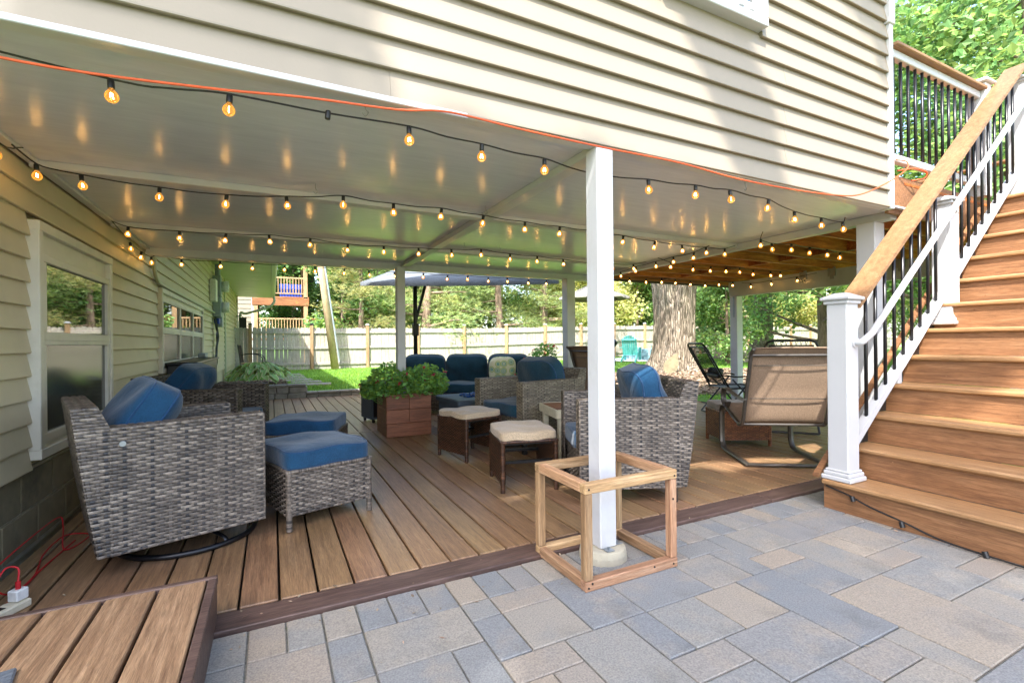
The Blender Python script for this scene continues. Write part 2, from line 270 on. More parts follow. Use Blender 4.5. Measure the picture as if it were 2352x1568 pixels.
# ------------------------------------------------------------------ mesh helpers
class MB:
    def __init__(s): s.v = []; s.q = []; s.t = []; s.n = 0; s.tint = []
    def add(s, V, Q=None, T=None, tint=.5):
        V = np.asarray(V, float).reshape(-1, 3); s.v.append(V)
        if Q is not None and len(Q): s.q.append(np.asarray(Q, int).reshape(-1, 4)+s.n)
        if T is not None and len(T): s.t.append(np.asarray(T, int).reshape(-1, 3)+s.n)
        s.tint.append(np.broadcast_to(np.asarray(tint, float), (len(V),)).copy()); s.n += len(V); return s
    def box(s, x0, x1, y0, y1, z0, z1, c=0.0, M=None, tint=.5):
        cx, cy, cz = (x0+x1)/2, (y0+y1)/2, (z0+z1)/2; h = np.array([(x1-x0)/2, (y1-y0)/2, (z1-z0)/2])
        if c <= 0:
            V = np.array([[a, b, d] for a in (-1, 1) for b in (-1, 1) for d in (-1, 1)])*h
            Q = [[0, 1, 3, 2], [4, 6, 7, 5], [0, 4, 5, 1], [2, 3, 7, 6], [0, 2, 6, 4], [1, 5, 7, 3]]; T = []
        else:
            c = min(c, *(h*.9)); V = []; idx = {}
            for a in (-1, 1):
                for b in (-1, 1):
                    for d in (-1, 1):
                        sg = np.array([a, b, d])
                        for ax in range(3):
                            p = sg*(h-c); p[ax] = sg[ax]*h[ax]; idx[(a, b, d, ax)] = len(V); V.append(p)
            V = np.array(V); Q = []; T = []
            def g(sg, ax): return idx[(sg[0], sg[1], sg[2], ax)]
            for ax in range(3):
                o = [i for i in range(3) if i != ax]
                for sgn in (-1, 1):
                    f = []
                    for (p, q) in ((-1, -1), (1, -1), (1, 1), (-1, 1)):
                        sg = [0, 0, 0]; sg[ax] = sgn; sg[o[0]] = p; sg[o[1]] = q; f.append(g(sg, ax))
                    Q.append(f)
                for p in (-1, 1):
                    for q in (-1, 1):
                        s0 = [0, 0, 0]; s1 = [0, 0, 0]; s0[ax] = -1; s1[ax] = 1
                        for ss in (s0, s1): ss[o[0]] = p; ss[o[1]] = q
                        Q.append([g(s0, o[0]), g(s1, o[0]), g(s1, o[1]), g(s0, o[1])])
            for a in (-1, 1):
                for b in (-1, 1):
                    for d in (-1, 1): T.append([idx[(a, b, d, 0)], idx[(a, b, d, 1)], idx[(a, b, d, 2)]])
            # orient
            Q = [f if np.dot(np.cross(V[f[1]]-V[f[0]], V[f[2]]-V[f[0]]), V[f].mean(0)) > 0 else f[::-1] for f in Q]
            T = [f if np.dot(np.cross(V[f[1]]-V[f[0]], V[f[2]]-V[f[0]]), V[f].mean(0)) > 0 else f[::-1] for f in T]
        V = V+np.array([cx, cy, cz])
        if M is not None: V = V@np.array(M.to_3x3()).T+np.array(M.translation)
        return s.add(V, Q, T, tint)
    def tube(s, P, r, n=8, closed=False, cap=True, flat=None, tint=.5):
        P = np.asarray(P, float); m = len(P); r = np.broadcast_to(np.asarray(r, float), (m,))
        tg = np.gradient(P, axis=0) if not closed else np.roll(P, -1, 0)-np.roll(P, 1, 0)
        tg /= np.linalg.norm(tg, axis=1)[:, None]+1e-12
        ref = np.array([0, 0, 1.]) if abs(tg[0][2]) < .9 else np.array([1., 0, 0])
        a = np.cross(tg[0], ref); a /= np.linalg.norm(a); V = []
        ang = np.linspace(0, 2*np.pi, n, endpoint=False)
        for i in range(m):
            a = a-tg[i]*np.dot(a, tg[i]); a /= np.linalg.norm(a)+1e-12; b = np.cross(tg[i], a)
            k1, k2 = (1, 1) if flat is None else flat
            V.append(P[i]+r[i]*(np.cos(ang)[:, None]*a*k1+np.sin(ang)[:, None]*b*k2))
        V = np.concatenate(V); Q = []
        for i in range(m if closed else m-1):
            j = (i+1) % m
            for k in range(n): Q.append([i*n+k, i*n+(k+1) % n, j*n+(k+1) % n, j*n+k])
        T = []
        if cap and not closed:
            V = np.vstack([V, P[0], P[-1]]); c0, c1 = len(V)-2, len(V)-1
            for k in range(n): T.append([c0, (k+1) % n, k]); T.append([c1, (m-1)*n+k, (m-1)*n+(k+1) % n])
        return s.add(V, Q, T, tint)
    def lathe(s, prof, n=16, c=(0, 0, 0), tint=.5):
        prof = np.asarray(prof, float); ang = np.linspace(0, 2*np.pi, n, endpoint=False); m = len(prof)
        V = np.array([[r*np.cos(a)+c[0], r*np.sin(a)+c[1], z+c[2]] for r, z in prof for a in ang])
        Q = [[i*n+k, i*n+(k+1) % n, (i+1)*n+(k+1) % n, (i+1)*n+k] for i in range(m-1) for k in range(n)]
        return s.add(V, Q, None, tint)
    def prism(s, poly, axis, a0, a1, tint=.5):
        """extrude 2-D polygon; axis = extrusion axis; poly in the other two axes (cyclic order)"""
        poly = np.asarray(poly, float); n = len(poly); o = [(1, 2), (2, 0), (0, 1)][axis]; V = np.zeros((2*n, 3))
        V[:n, o[0]] = poly[:, 0]; V[:n, o[1]] = poly[:, 1]; V[n:] = V[:n]; V[:n, axis] = a0; V[n:, axis] = a1
        Q = [[i, (i+1) % n, n+(i+1) % n, n+i] for i in range(n)]
        T = [[0, i+1, i] for i in range(1, n-1)]+[[n, n+i, n+i+1] for i in range(1, n-1)]
        return s.add(V, Q, T, tint)
    def mesh(s, name, smooth=False):
        V = np.concatenate(s.v) if s.v else np.zeros((0, 3)); q = np.concatenate(s.q) if s.q else np.zeros((0, 4), int); t = np.concatenate(s.t) if s.t else np.zeros((0, 3), int)
        me = bpy.data.meshes.new(name); me.vertices.add(len(V)); me.vertices.foreach_set('co', V.ravel())
        nl = q.size+t.size; me.loops.add(nl); me.loops.foreach_set('vertex_index', np.concatenate([q.ravel(), t.ravel()]).astype(np.int32))
        me.polygons.add(len(q)+len(t)); st = np.concatenate([np.arange(len(q))*4, len(q)*4+np.arange(len(t))*3]).astype(np.int32)
        me.polygons.foreach_set('loop_start', st)
        me.polygons.foreach_set('use_smooth', np.full(len(st), bool(smooth)))
        at = me.attributes.new('tint', 'FLOAT', 'POINT'); at.data.foreach_set('value', np.concatenate(s.tint).astype(np.float32))
        me.update(); me.validate(); return me

def ob(name, me, mat=None, parent=None, loc=(0, 0, 0), rot=(0, 0, 0), scale=None, kind=None):
    if isinstance(me, MB): me = me.mesh(name)
    if mat is not None and len(me.materials) == 0: me.materials.append(MAT[mat] if isinstance(mat, str) else mat)
    o = bpy.data.objects.new(name, me); COL.objects.link(o); o.location = loc; o.rotation_euler = rot
    if scale: o.scale = scale
    if parent: o.parent = parent
    if kind: o['kind'] = kind
    return o
def tag(o, label, cat, group=None):
    o['label'] = label; o['category'] = cat
    if group: o['group'] = group
    return o
def thing(name, label, cat, loc=(0, 0, 0), rz=0, group=None):
    o = bpy.data.objects.new(name, None); COL.objects.link(o); o.location = loc; o.rotation_euler = (0, 0, rz); o.empty_display_size = .1
    return tag(o, label, cat, group)
def copy_tree(o, parent=None):
    c = o.copy(); COL.objects.link(c); c.parent = parent
    for ch in list(o.children): copy_tree(ch, c)
    return c
def box(name, x0, x1, y0, y1, z0, z1, mat, parent=None, c=.003, kind=None):
    """box as an object with its origin at its centre"""
    mx, my, mz = (x0+x1)/2, (y0+y1)/2, (z0+z1)/2
    return ob(name, MB().box(x0-mx, x1-mx, y0-my, y1-my, z0-mz, z1-mz, c), mat, parent, (mx, my, mz), kind=kind)
def smooth_curve(P, k=6):
    """Catmull-Rom"""
    P = [np.array(p, float) for p in P]; P = [2*P[0]-P[1]]+P+[2*P[-1]-P[-2]]; out = []
    for i in range(1, len(P)-2):
        for j in range(k):
            t = j/k; a, b, c, d = P[i-1], P[i], P[i+1], P[i+2]
            out.append(.5*((2*b)+(-a+c)*t+(2*a-5*b+4*c-d)*t*t+(-a+3*b-3*c+d)*t**3))
    out.append(P[-2]); return np.array(out)

# ------------------------------------------------------------------ ground, lawn, patio, deck floor
def sm(x, a, b): t = np.clip((x-a)/(b-a), 0, 1); return t*t*(3-2*t)
def lawn_z(X, Y):
    z = .10+.17*sm(X, 6, 18)
    near = sm(X, 6.8, 11)*(.13)
    return np.where((X > 6.7) & (Y < 9.5), near+(z-near)*sm(Y, 7.5, 9.5), z)*1.0
g = MB().add([[-160, -160, -.2], [260, -160, -.2], [260, 260, -.2], [-160, 260, -.2]], [[0, 1, 2, 3]])
ob('ground', g, 'lawn', kind='structure')
cs = .5; xs = np.arange(-1.15, 60, cs); ys = np.arange(-30, 75, cs)
xs = np.unique(np.concatenate([xs, [2.0, 6.75]])); ys = np.unique(np.concatenate([ys, [8.85, 10.62, -1.9]]))
lm = MB(); GX, GY = np.meshgrid(xs, ys); V = np.stack([GX, GY, lawn_z(GX, GY)], -1); W_ = len(xs); Q = []
for j in range(len(ys)-1):
    for i in range(len(xs)-1):
        x, y = (xs[i]+xs[i+1])/2, (ys[j]+ys[j+1])/2
        if (y > 10.62) or (x > 2 and y > 8.85) or (x > 6.75): Q.append([j*W_+i, j*W_+i+1, (j+1)*W_+i+1, (j+1)*W_+i])
lm.add(V.reshape(-1, 3), Q); ob('lawn', lm, 'lawn', kind='structure')
drv = MB().add([[-8, -12, -.03], [6.75, -12, -.03], [6.75, -1.9, -.03], [-8, -1.9, -.03]], [[0, 1, 2, 3]])
ob('bounce_ground', drv, 'bounce_grey', kind='structure')  # unseen grey ground added for neutral bounce light instead of green lawn

# grass blades where the lawn shows
def blades(n, x0, x1, y0, y1, h, ok=None):
    X = rng.uniform(x0, x1, n); Y = rng.uniform(y0, y1, n)
    if ok is not None: k = ok(X, Y); X, Y = X[k], Y[k]
    n = len(X); Z = lawn_z(X, Y); a = rng.uniform(0, 6.28, n); hh = h*rng.uniform(.5, 1.2, n); w = .007+.006*rng.random(n)
    ln = rng.normal(0, .45, (n, 2))*hh[:, None]
    V = np.zeros((n, 3, 3)); V[:, 0] = np.stack([X-np.cos(a)*w, Y-np.sin(a)*w, Z-.005], 1); V[:, 1] = np.stack([X+np.cos(a)*w, Y+np.sin(a)*w, Z-.005], 1); V[:, 2] = np.stack([X+ln[:, 0], Y+ln[:, 1], Z+hh], 1)
    return V.reshape(-1, 3), np.arange(3*n).reshape(-1, 3), np.repeat(np.clip(rng.normal(.5, .25, n)+.25*np.sin(X*1.3)*np.sin(Y*.9), 0, 1), 3)
def notmulch(X, Y): return (((X-9.6)/3.3)**2+((Y-8.6)/2.7)**2 > 1) & ~((X < .35) & (Y < 13.2)) & ~((X > 12.2) & (X < 15.6) & (Y > 14.9) & (Y < 17.6))
gm = MB()
for a in ((70000, -1.1, 10, 10.7, 19.1, .06, notmulch), (60000, 9, 30, 7, 19.1, .06, notmulch), (14000, 7, 14, 2, 8, .06, notmulch), (12000, 2, 8, 8.9, 10.7, .06, notmulch)):
    V, T, ti = blades(*a); gm.add(V, None, T, ti)
ob('grass', gm, 'grass', kind='stuff')

# mulch round the big tree and the bed by the house
mm = MB(); rr = np.linspace(0, 1, 7); aa = np.linspace(0, 2*np.pi, 40, endpoint=False)
V = []
for r in rr:
    for a in aa:
        x = 9.6+3.3*r*math.cos(a)*(1+.05*math.sin(3*a)); y = 8.6+2.7*r*math.sin(a)*(1+.06*math.cos(2*a)); x = max(x, 6.76)
        V.append([x, y, float(lawn_z(np.array(x), np.array(y)))+.012+.05*(1-r*r)])
Q = [[i*40+k, i*40+(k+1) % 40, (i+1)*40+(k+1) % 40, (i+1)*40+k] for i in range(6) for k in range(40)]
mm.add(V, [q[::-1] for q in Q]); ob('mulch_bed', mm, 'mulch', kind='structure')
bm_ = MB().box(-1.14, .3, 10.64, 13.1, -.1, .2, .02); ob('mulch_bed', bm_, 'mulch', kind='structure')
def chips(n, f):
    V = []; Q = []; ti = []
    for i in range(n):
        x, y, z = f(); a = random.uniform(0, 6.28); L, w = random.uniform(.02, .05), random.uniform(.006, .014); tl = random.uniform(-.35, .35)
        c, s_ = math.cos(a), math.sin(a); k = len(V); z += random.uniform(.003, .02)
        for (p, q) in ((-L, -w), (L, -w), (L, w), (-L, w)): V.append([x+p*c-q*s_, y+p*s_+q*c, z+p*tl+q*.4])
        Q.append([k, k+1, k+2, k+3]); ti += [random.random()]*4
    return V, Q, ti
def f_m():
    while True:
        x, y = random.uniform(6.8, 12.5), random.uniform(6, 11.2)
        r2_ = ((x-9.6)/3.3)**2+((y-8.6)/2.7)**2
        if r2_ < .98: return x, y, float(lawn_z(np.array(x), np.array(y)))+.012+.05*(1-r2_)
cm = MB(); V, Q, ti = chips(7000, f_m); cm.add(V, Q, None, ti)
V, Q, ti = chips(1500, lambda: (random.uniform(-1.1, .28), random.uniform(10.66, 13.05), .2)); cm.add(V, Q, None, ti)
ob('wood_chips', cm, 'chips', kind='stuff')

# --- paved patio: stones on a 0.13 m module, each stone its own object
patio = ob('paved_patio', MB().box(-1.13, 4.4, -1.9, 2.1, -.19, -.021), 'joint', kind='structure')
G = .13; GXo, GYo = -.09, 1.88
STONES = [(0,2,0,2),(2,3,0,2),(3,6,0,2),(6,7,0,1),(7,9,0,1),(9,11,0,3),(6,7,1,3),(7,9,1,3),(3,5,2,4),(5,6,2,4),(6,8,3,4),(8,10,3,6),
 (10,11,3,5),(11,13,3,5),(13,15,3,5),(11,14,0,1),(11,14,1,3),(14,15,0,1),(14,16,1,3),(16,17,1,3),(15,17,0,1),(17,18,0,2),(18,20,0,2),(20,22,0,2),(22,25,0,2),
 (17,19,2,3),(19,21,2,5),(21,22,2,4),(22,24,2,4),(24,25,2,4),(21,23,4,5),(17,19,3,5),(15,17,3,7),(17,20,5,9),(20,23,5,7),(23,25,4,6),(23,25,6,7),(20,22,7,9),(22,25,7,8),
 (12,15,5,7),(10,12,5,6),(10,12,6,8),(14,16,7,8),(16,17,7,9),(12,14,7,9),(14,16,8,10),(0,1,2,4),(1,3,2,4),(-1,0,0,2),(-1,0,2,3)]
occ = set()
def stone(x0, x1, y0, y1):
    j = .0032; dz = random.uniform(-.0018, .0018)
    box('paver', x0+j, x1-j, y0+j, y1-j, -.08, -.012+dz, 'paver', patio, .0032)
for (a, b, c, d) in STONES:
    for i in range(a, b):
        for k in range(c, d): occ.add((i, k))
    stone(GXo+G*a, GXo+G*b, GYo-G*d, GYo-G*c)
sizes = [(2, 2), (3, 2), (2, 3), (2, 1), (1, 2), (3, 3), (1, 1)]
for k in range(0, 28):
    for i in range(-8, 34):
        if (i, k) in occ: continue
        random.shuffle(sizes)
        for (w, h) in sizes+[(1, 1)]:
            cells = [(i+p, k+q) for p in range(w) for q in range(h)]
            if all(c not in occ and c[0] < 34 and c[1] < 28 for c in cells):
                occ.update(cells); stone(GXo+G*i, GXo+G*(i+w), GYo-G*(k+h), GYo-G*k); break
for i in range(-8, 26):
    x = GXo+G*i; stone(x, x+G, GYo, 2.092)
# --- deck floor: planks run along Y
deck = ob('deck_floor', MB().box(-1.13, 6.75, 2.11, 8.8, -.19, -.05).box(-1.13, 1.98, 8.8, 10.4, -.19, -.05), 'black_plastic', kind='structure')
PW = .1527; k0 = -8; meshes = {}
def plank_mesh(L):
    key = round(L, 3)
    if key not in meshes:
        meshes[key] = MB().box(-PW/2+.005, PW/2-.005, -L/2, L/2, -.028, 0, .004).mesh('plank')
        meshes[key].materials.append(MAT['plank'])
    return meshes[key]
for i in range(-7, 52):
    x = -.133+PW*(i+.5)
    if x-PW/2 < -1.06 or x+PW/2 > 6.72: continue
    for (y0, y1) in ((2.262, 6.0), (6.10, 10.36 if x < 1.95 else 8.78)):
        ob('plank', plank_mesh(y1-y0), None, deck, (x, (y0+y1)/2, random.uniform(-.0012, .0012)))
box('edge_board', -1.12, 3.0, 2.105, 2.25, -.03, .001, 'trim_brown', deck, .004)
box('edge_board', 3.006, 6.72, 2.105, 2.25, -.03, .001, 'trim_brown', deck, .004)
box('divider_board', -1.05, 6.70, 6.008, 6.092, -.03, .001, 'plank', deck, .004)
box('wall_board', -1.127, -1.056, 2.262, 10.36, -.028, 0.0, 'plank', deck, .004)
box('fascia_board', -1.12, 1.97, 10.365, 10.39, -.15, -.002, 'trim_brown', deck, .003)
box('fascia_board', 6.712, 6.735, 2.11, 8.8, -.15, -.002, 'trim_brown', deck, .003)

# ------------------------------------------------------------------ siding helpers
LAP = .1245
def lap_mesh(L, axis, sign, mat):
    """one clapboard, length L; origin at its lower back corner centre; axis 0 faces -Y, axis 1 faces +X"""
    key = (round(L, 3), axis, mat)
    if key in meshes: return meshes[key]
    prof = [(0, .003), (.022, .0), (.0265, .003), (.0262, .010), (.0045, LAP), (.0035, LAP+.012), (0, LAP+.012)]
    if axis == 0: m = MB().prism([(-d, z) for d, z in prof], 0, -L/2, L/2)      # (y,z)
    else: m = MB().prism([(z, d) for d, z in prof], 1, -L/2, L/2)               # (z,x)
    me = m.mesh('siding_board'); me.materials.append(MAT[mat]); meshes[key] = me; return me

# ------------------------------------------------------------------ house: lower wall along Y (faces +X)
XW = -1.15
house = thing('house', 'cream-tan clapboard house wall with double-hung windows, block foundation and deep soffit', 'house', (XW, 6, 0))
def hpart(name, mb_or, mat, **k):
    o = ob(name, mb_or, mat, house, **k); o.location = Vector(o.location)-Vector((XW, 6, 0)); return o
hb = MB().box(XW-4, XW-.05, 1.95, 20.5, -.1, 2.95); hpart('wall_core', hb, 'siding_shade_lift')
WINS = [(3.42, 4.74, .47, 1.755), (6.64, 10.32, .75, 1.73)]
for k in range(0, 21):
    z = .42+LAP*k; y1 = 20.45; y0 = 1.97
    if z > 2.0: y0 = 6.25
    segs = [(y0, y1)]
    for (a, b, c, d) in WINS:
        if z+LAP > c+.02 and z < d-.02:
            ns = []
            for (p, q) in segs:
                if q <= a or p >= b: ns.append((p, q)); continue
                if p < a: ns.append((p, a))
                if q > b: ns.append((b, q))
            segs = ns
    fin = []
    for (p, q) in segs:
        if q-p > 5: s_ = p+(q-p)*random.uniform(.3, .7); fin += [(p, s_), (s_+.0006, q)]
        else: fin.append((p, q))
    for n_, (p, q) in enumerate(fin):
        hpart('siding_board', lap_mesh(q-p, 1, 1, 'siding_shade_lift'), None, loc=(XW-.018+(n_ % 2)*.0012, (p+q)/2, z))
# block foundation
for c in range(2):
    y = 1.97-(.2 if c else 0)
    while y < 10.3:
        a, b = max(y, 1.98)+.004, y+.40-.004
        if b-a > .05: hpart('foundation_block', MB().box(-.1, 0, -(b-a)/2, (b-a)/2, -.099, .099, .006), 'block', loc=(XW-.022, (a+b)/2, .105+.205*c))
        y += .40
hpart('mortar', MB().box(XW-.2, XW-.03, 1.97, 10.4, -.02, .425), 'concrete')
def window(parent_fn, y0, y1, z0, z1, nsash, proud=.045):
    w = parent_fn('window', MB().box(XW-.03, XW+proud, y0, y1, z0, z0+.055, .004).box(XW-.03, XW+proud, y0, y1, z1-.055, z1, .004)
        .box(XW-.03, XW+proud-.002, y0, y0+.055, z0+.05, z1-.05, .004).box(XW-.03, XW+proud-.002, y1-.055, y1, z0+.05, z1-.05, .004)
        .box(XW-.03, XW+.012, y0+.05, y1-.05, z0+.05, z1-.05), 'window_trim')
    off = Vector((XW, 6, 0)); W = (y1-y0-.11)/nsash; zm = z0+(z1-z0)*.5
    for s_ in range(nsash):
        a, b = y0+.055+W*s_, y0+.055+W*(s_+1)
        st = .055 if nsash == 1 else .04; head = .16 if nsash == 1 else .1
        for (lo, hi, mat, dx) in ((zm+.045, z1-.055-head, 'glass', .016), (z0+.13, zm-.03, 'screen', .013)):
            x = XW+dx
            fr = MB(); o_ = .022
            for (ya, yb, za, zb) in ((a+.004, b-.004, lo-.05, lo), (a+.004, b-.004, hi, hi+.045), (a+.004, a+st, lo, hi), (b-st, b-.004, lo, hi)):
                fr.box(x-.01, x+o_, ya, yb, za, zb, .004)
            f = ob('sash', fr, 'window_trim', w)
            ob('pane', MB().box(x-.006, x+.003, a+st-.003, b-st+.003, lo-.003, hi+.003), mat, w)
    return w
for wv, ns in zip(WINS, (1, 3)): window(hpart, *wv, ns)
# soffit boards, fascia, gutter, downspout
for k in range(32):
    y = 6.3+k*.45; hpart('soffit_board', MB().box(-.575, .575, -.2235, .2235, -.008, .008, .003), 'soffit', loc=(-.575+.0, y+.225, 2.86+.002*(k % 2)))
hpart('fascia', MB().box(-.012, .012, -7.2, 7.2, -.10, .10, .004), 'gutter', loc=(.015, 13.5, 2.93))
gp = [(2.86, .03), (2.86, .09), (2.90, .125), (3.0, .14), (3.0, .13), (2.90, .115), (2.868, .085), (2.868, .03)]
hpart('gutter', MB().prism(gp, 1, 6.3, 20.7), 'gutter')
hpart('roof', MB().box(XW-4.2, .12, 6.25, 20.8, 3.02, 3.1, .01), 'trim_brown')
ds = smooth_curve([(.08, 20.4, 2.88), (.08, 20.4, 2.66), (-.15, 20.45, 2.45), (-.85, 20.5, 2.22), (-1.06, 20.52, 2.1), (-1.06, 20.52, .2)], 5)
hpart('downspout', MB().tube(ds, .045, 8), 'gutter')
hpart('corner_board', MB().box(XW-.02, XW+.03, 20.35, 20.5, .1, 2.85, .004), 'gutter')
hpart('corner_board', MB().box(XW-.01, XW+.028, 15.1, 15.3, .1, 2.85, .004), 'gutter')

# ------------------------------------------------------------------ overhanging room above the patio
ZC, YF, XR = 2.07, 1.92, 4.13
room = thing('overhanging_room', 'cream clapboard room overhanging the patio with grey painted ceiling below', 'house extension', (0, YF, ZC))
OFF = Vector((0, YF, ZC))
def rpart(name, mb_or, mat, parent=None, **k):
    o = ob(name, mb_or, mat, parent or room, **k)
    if parent is None: o.location = Vector(o.location)-OFF
    return o
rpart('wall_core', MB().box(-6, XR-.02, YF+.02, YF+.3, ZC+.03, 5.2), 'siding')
RW = (1.86, 2.68, 2.95, 4.1)
for k in range(24):
    z = 2.045+LAP*k; segs = [(-6, XR-.03)]
    if z+LAP > RW[2]+.02 and z < RW[3]-.02: segs = [(-6, RW[0]), (RW[1], XR-.03)]
    fin = []
    for (p, q) in segs:
        s_ = random.choice([.43, .43, -2.2, 2.9]) if k < 8 else random.uniform(-2, 3.3)
        if p+.3 < s_ < q-.3: fin += [(p, s_), (s_+.0006, q)]
        else: fin.append((p, q))
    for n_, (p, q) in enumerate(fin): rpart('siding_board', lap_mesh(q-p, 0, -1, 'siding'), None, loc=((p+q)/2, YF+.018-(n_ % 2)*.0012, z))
rpart('corner_trim', MB().box(XR-.035, XR+.012, YF-.016, YF+.06, 2.035, 3.42, .004), 'vinyl')
rpart('corner_trim', MB().box(XR-.055, XR+.022, YF-.026, YF+.07, 3.4, 5.2, .004), 'vinyl')
wf = MB()
x0, x1, z0, z1 = RW
for (a, b, c, d, pr) in ((x0, x1, z0, z0+.05, .05), (x0, x1, z1-.05, z1, .05), (x0, x0+.05, z0+.05, z1-.05, .048), (x1-.05, x1, z0+.05, z1-.05, .048), (x0+.05, x1-.05, z0+.05, z0+.12, .03), (x0+.05, x0+.1, z0+.12, z1-.05, .03), (x1-.1, x1-.05, z0+.12, z1-.05, .03)):
    wf.box(a, b, YF-pr, YF+.03, c, d, .004)
w2 = rpart('window', wf, 'vinyl'); ob('pane', MB().box(x0+.09, x1-.09, YF-.012, YF-.004, z0+.11, z1-.05), 'glass', w2)
for dx in (.0, .09): ob('latch', MB().box(x1-.24+dx, x1-.2+dx, YF-.04, YF-.02, z0+.07, z0+.085, .003), 'vinyl', w2)
# east end wall of the room
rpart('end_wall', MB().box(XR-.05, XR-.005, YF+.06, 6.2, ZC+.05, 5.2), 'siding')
# ceiling panels (sheets with a small gap under the battens)
for (a, b) in ((-1.15, 1.5), (1.5, 4.40)):
    for (c, d) in ((1.94, 3.44), (3.44, 4.87), (4.87, 6.2)):
        rpart('ceiling_panel', MB().box(a+.002, b-.002, c+.002, d-.002, ZC, ZC+.012), 'ceiling')
for y in (3.44, 4.87): 
    rpart('batten', MB().box(-1.14, 1.455, y-.045, y+.045, ZC-.042, ZC-.0005, .004), 'white'); rpart('batten', MB().box(1.545, 4.325, y-.045, y+.045, ZC-.042, ZC-.0005, .004), 'white')
rpart('batten', MB().box(1.456, 1.544, 2.02, 6.0, ZC-.043, ZC-.0004, .004), 'white')
rpart('beam', MB().box(4.33, 4.42, 2.02, 6.0, ZC-.06, ZC-.0006, .004), 'white')
rpart('beam', MB().box(-1.14, 4.42, 6.003, 6.13, ZC-.075, ZC+.16, .004), 'white')
rpart('wall_trim', MB().box(-1.149, -1.10, 1.95, 6.0, ZC-.022, ZC-.0007, .003), 'white')
rpart('skirt_trim', MB().box(-6, 4.12, 1.925, 1.99, ZC-.028, ZC-.0008, .003), 'white')
rpart('skirt_trim', MB().box(-6, .75, 1.895, 1.922, ZC-.045, ZC-.022, .003), 'white')
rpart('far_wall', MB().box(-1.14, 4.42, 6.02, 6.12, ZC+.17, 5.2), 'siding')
rpart('roof', MB().box(-6, XR+.2, YF-.35, 6.4, 5.2, 5.3, .01), 'trim_brown')

# ------------------------------------------------------------------ posts
def post(name, label, x, y, z0, z1, s=.1, extra=None, group=None):
    p = thing(name, label, 'post', (x, y, z0), 0, group)
    ob('shaft', MB().box(-s/2, s/2, -s/2, s/2, 0, z1-z0, .006), 'white', p); return p
fp = post('support_post', 'white square post on a round concrete pier inside the lumber frame', 1.49, 1.97, .05, 2.045)
ob('pier', MB().lathe([(0, -.16), (.125, -.16), (.118, -.03), (.112, -.005), (.10, .0), (0, .0)], 28), 'concrete', fp)
for sx, sy in ((.072, -.02), (-.02, -.072)):
    br = MB().box(sx-.022, sx+.022, sy-.022, sy+.022, .001, .006, .001).box(sx-.004, sx+.004, sy-.004, sy+.004, .006, .016); ob('bracket', br, 'steel', fp)
post('support_post', 'white square post rising out of the flower planter', 1.40, 5.82, -.02, 1.995, .1)
post('support_post', 'white wide post behind the brown sling chair', 3.92, 5.95, -.02, 1.995, .14)
post('support_post', 'white thick corner post behind the stair rail', 4.36, 2.18, -.02, 2.01, .14)

# ------------------------------------------------------------------ lumber frame round the pier
fr = thing('lumber_frame', 'open cube frame of raw lumber standing round the white post', 'frame', (1.49, 1.95, -.012))
A, B_, ht, sz = -.275, .235, .47, .044
fx0, fx1, fy0, fy1 = -.285, .255, -.235, .215
def fpart(nm, a, b, c, d, e, f): 
    L = np.array([b-a, d-c, f-e]); ax = int(np.argmax(L)); mx = ((a+b)/2, (c+d)/2, (e+f)/2)
    dims = {0: (L[0], L[1], L[2]), 1: (L[1], L[0], L[2]), 2: (L[2], L[0], L[1])}[ax]
    rot = {0: (0, 0, 0), 1: (0, 0, R(90)), 2: (0, R(90), R(90))}[ax]
    if ax == 2: dims = (L[2], L[0], L[1])
    h = [q/2 for q in dims]
    o = ob(nm, MB().box(-h[0], h[0], -h[1], h[1], -h[2], h[2], .004), 'lumber', fr, mx)
    if ax == 1: o.rotation_euler = (0, 0, R(90))
    if ax == 2: o.rotation_euler = (0, R(90), 0)
    return o
for z in (0, ht-.046):
    fpart('rail', fx0, fx1-.001, fy0, fy0+sz, z, z+.044); fpart('rail', fx0+.002, fx1, fy1-sz, fy1, z, z+.044)
    fpart('rail', fx0, fx0+sz, fy0+sz+.001, fy1-sz-.001, z+.001, z+.045); fpart('rail', fx1-sz, fx1, fy0+sz+.001, fy1-sz-.001, z+.001, z+.045)
for x in (fx0, fx1-.044):
    for y in (fy0, fy1-.044): fpart('upright', x+.002, x+.042, y+.002, y+.042, .0455, ht-.0465)

fs_me = MB().tube([(0, .001, 0), (0, -.0015, 0)], .005, 8).mesh('screw'); fs_me.materials.append(MAT['black'])
for (x, z_) in ((fx0+.015, .018), (fx0+.035, .034), (fx1-.03, .02), (fx1-.15, .03), (fx0+.02, ht-.025), (fx1-.02, ht-.03), (fx1-.03, ht-.14)): ob('screw', fs_me, None, fr, (x, fy0-.0005, z_))
# ------------------------------------------------------------------ low step platform, bottom left
sp_ = thing('step_platform', 'low boxed step of brown deck boards beside the patio', 'step', (-.7, 1.6, -.012))
SX0, SX1, SY0, SY1, SZ = -1.12, -.2, .2, 2.235, .165
def spart(nm, a, b, c, d, e, f, mat, cc=.004): 
    return ob(nm, MB().box(-(b-a)/2, (b-a)/2, -(d-c)/2, (d-c)/2, -(f-e)/2, (f-e)/2, cc), mat, sp_, ((a+b)/2+.7, (c+d)/2-1.6, (e+f)/2+.012))
xb = -.232
while xb > -1.1:
    spart('board', max(xb-.156, -1.115)+.004, xb-.004, SY0, SY1-.032, SZ-.028, SZ, 'plank_box'); xb -= .16
spart('edge_board', SX1-.03, SX1, SY0, SY1-.031, SZ-.03, SZ+.001, 'trim_brown'); spart('edge_board', SX0, SX1, SY1-.03, SY1, SZ-.03, SZ+.001, 'trim_brown')
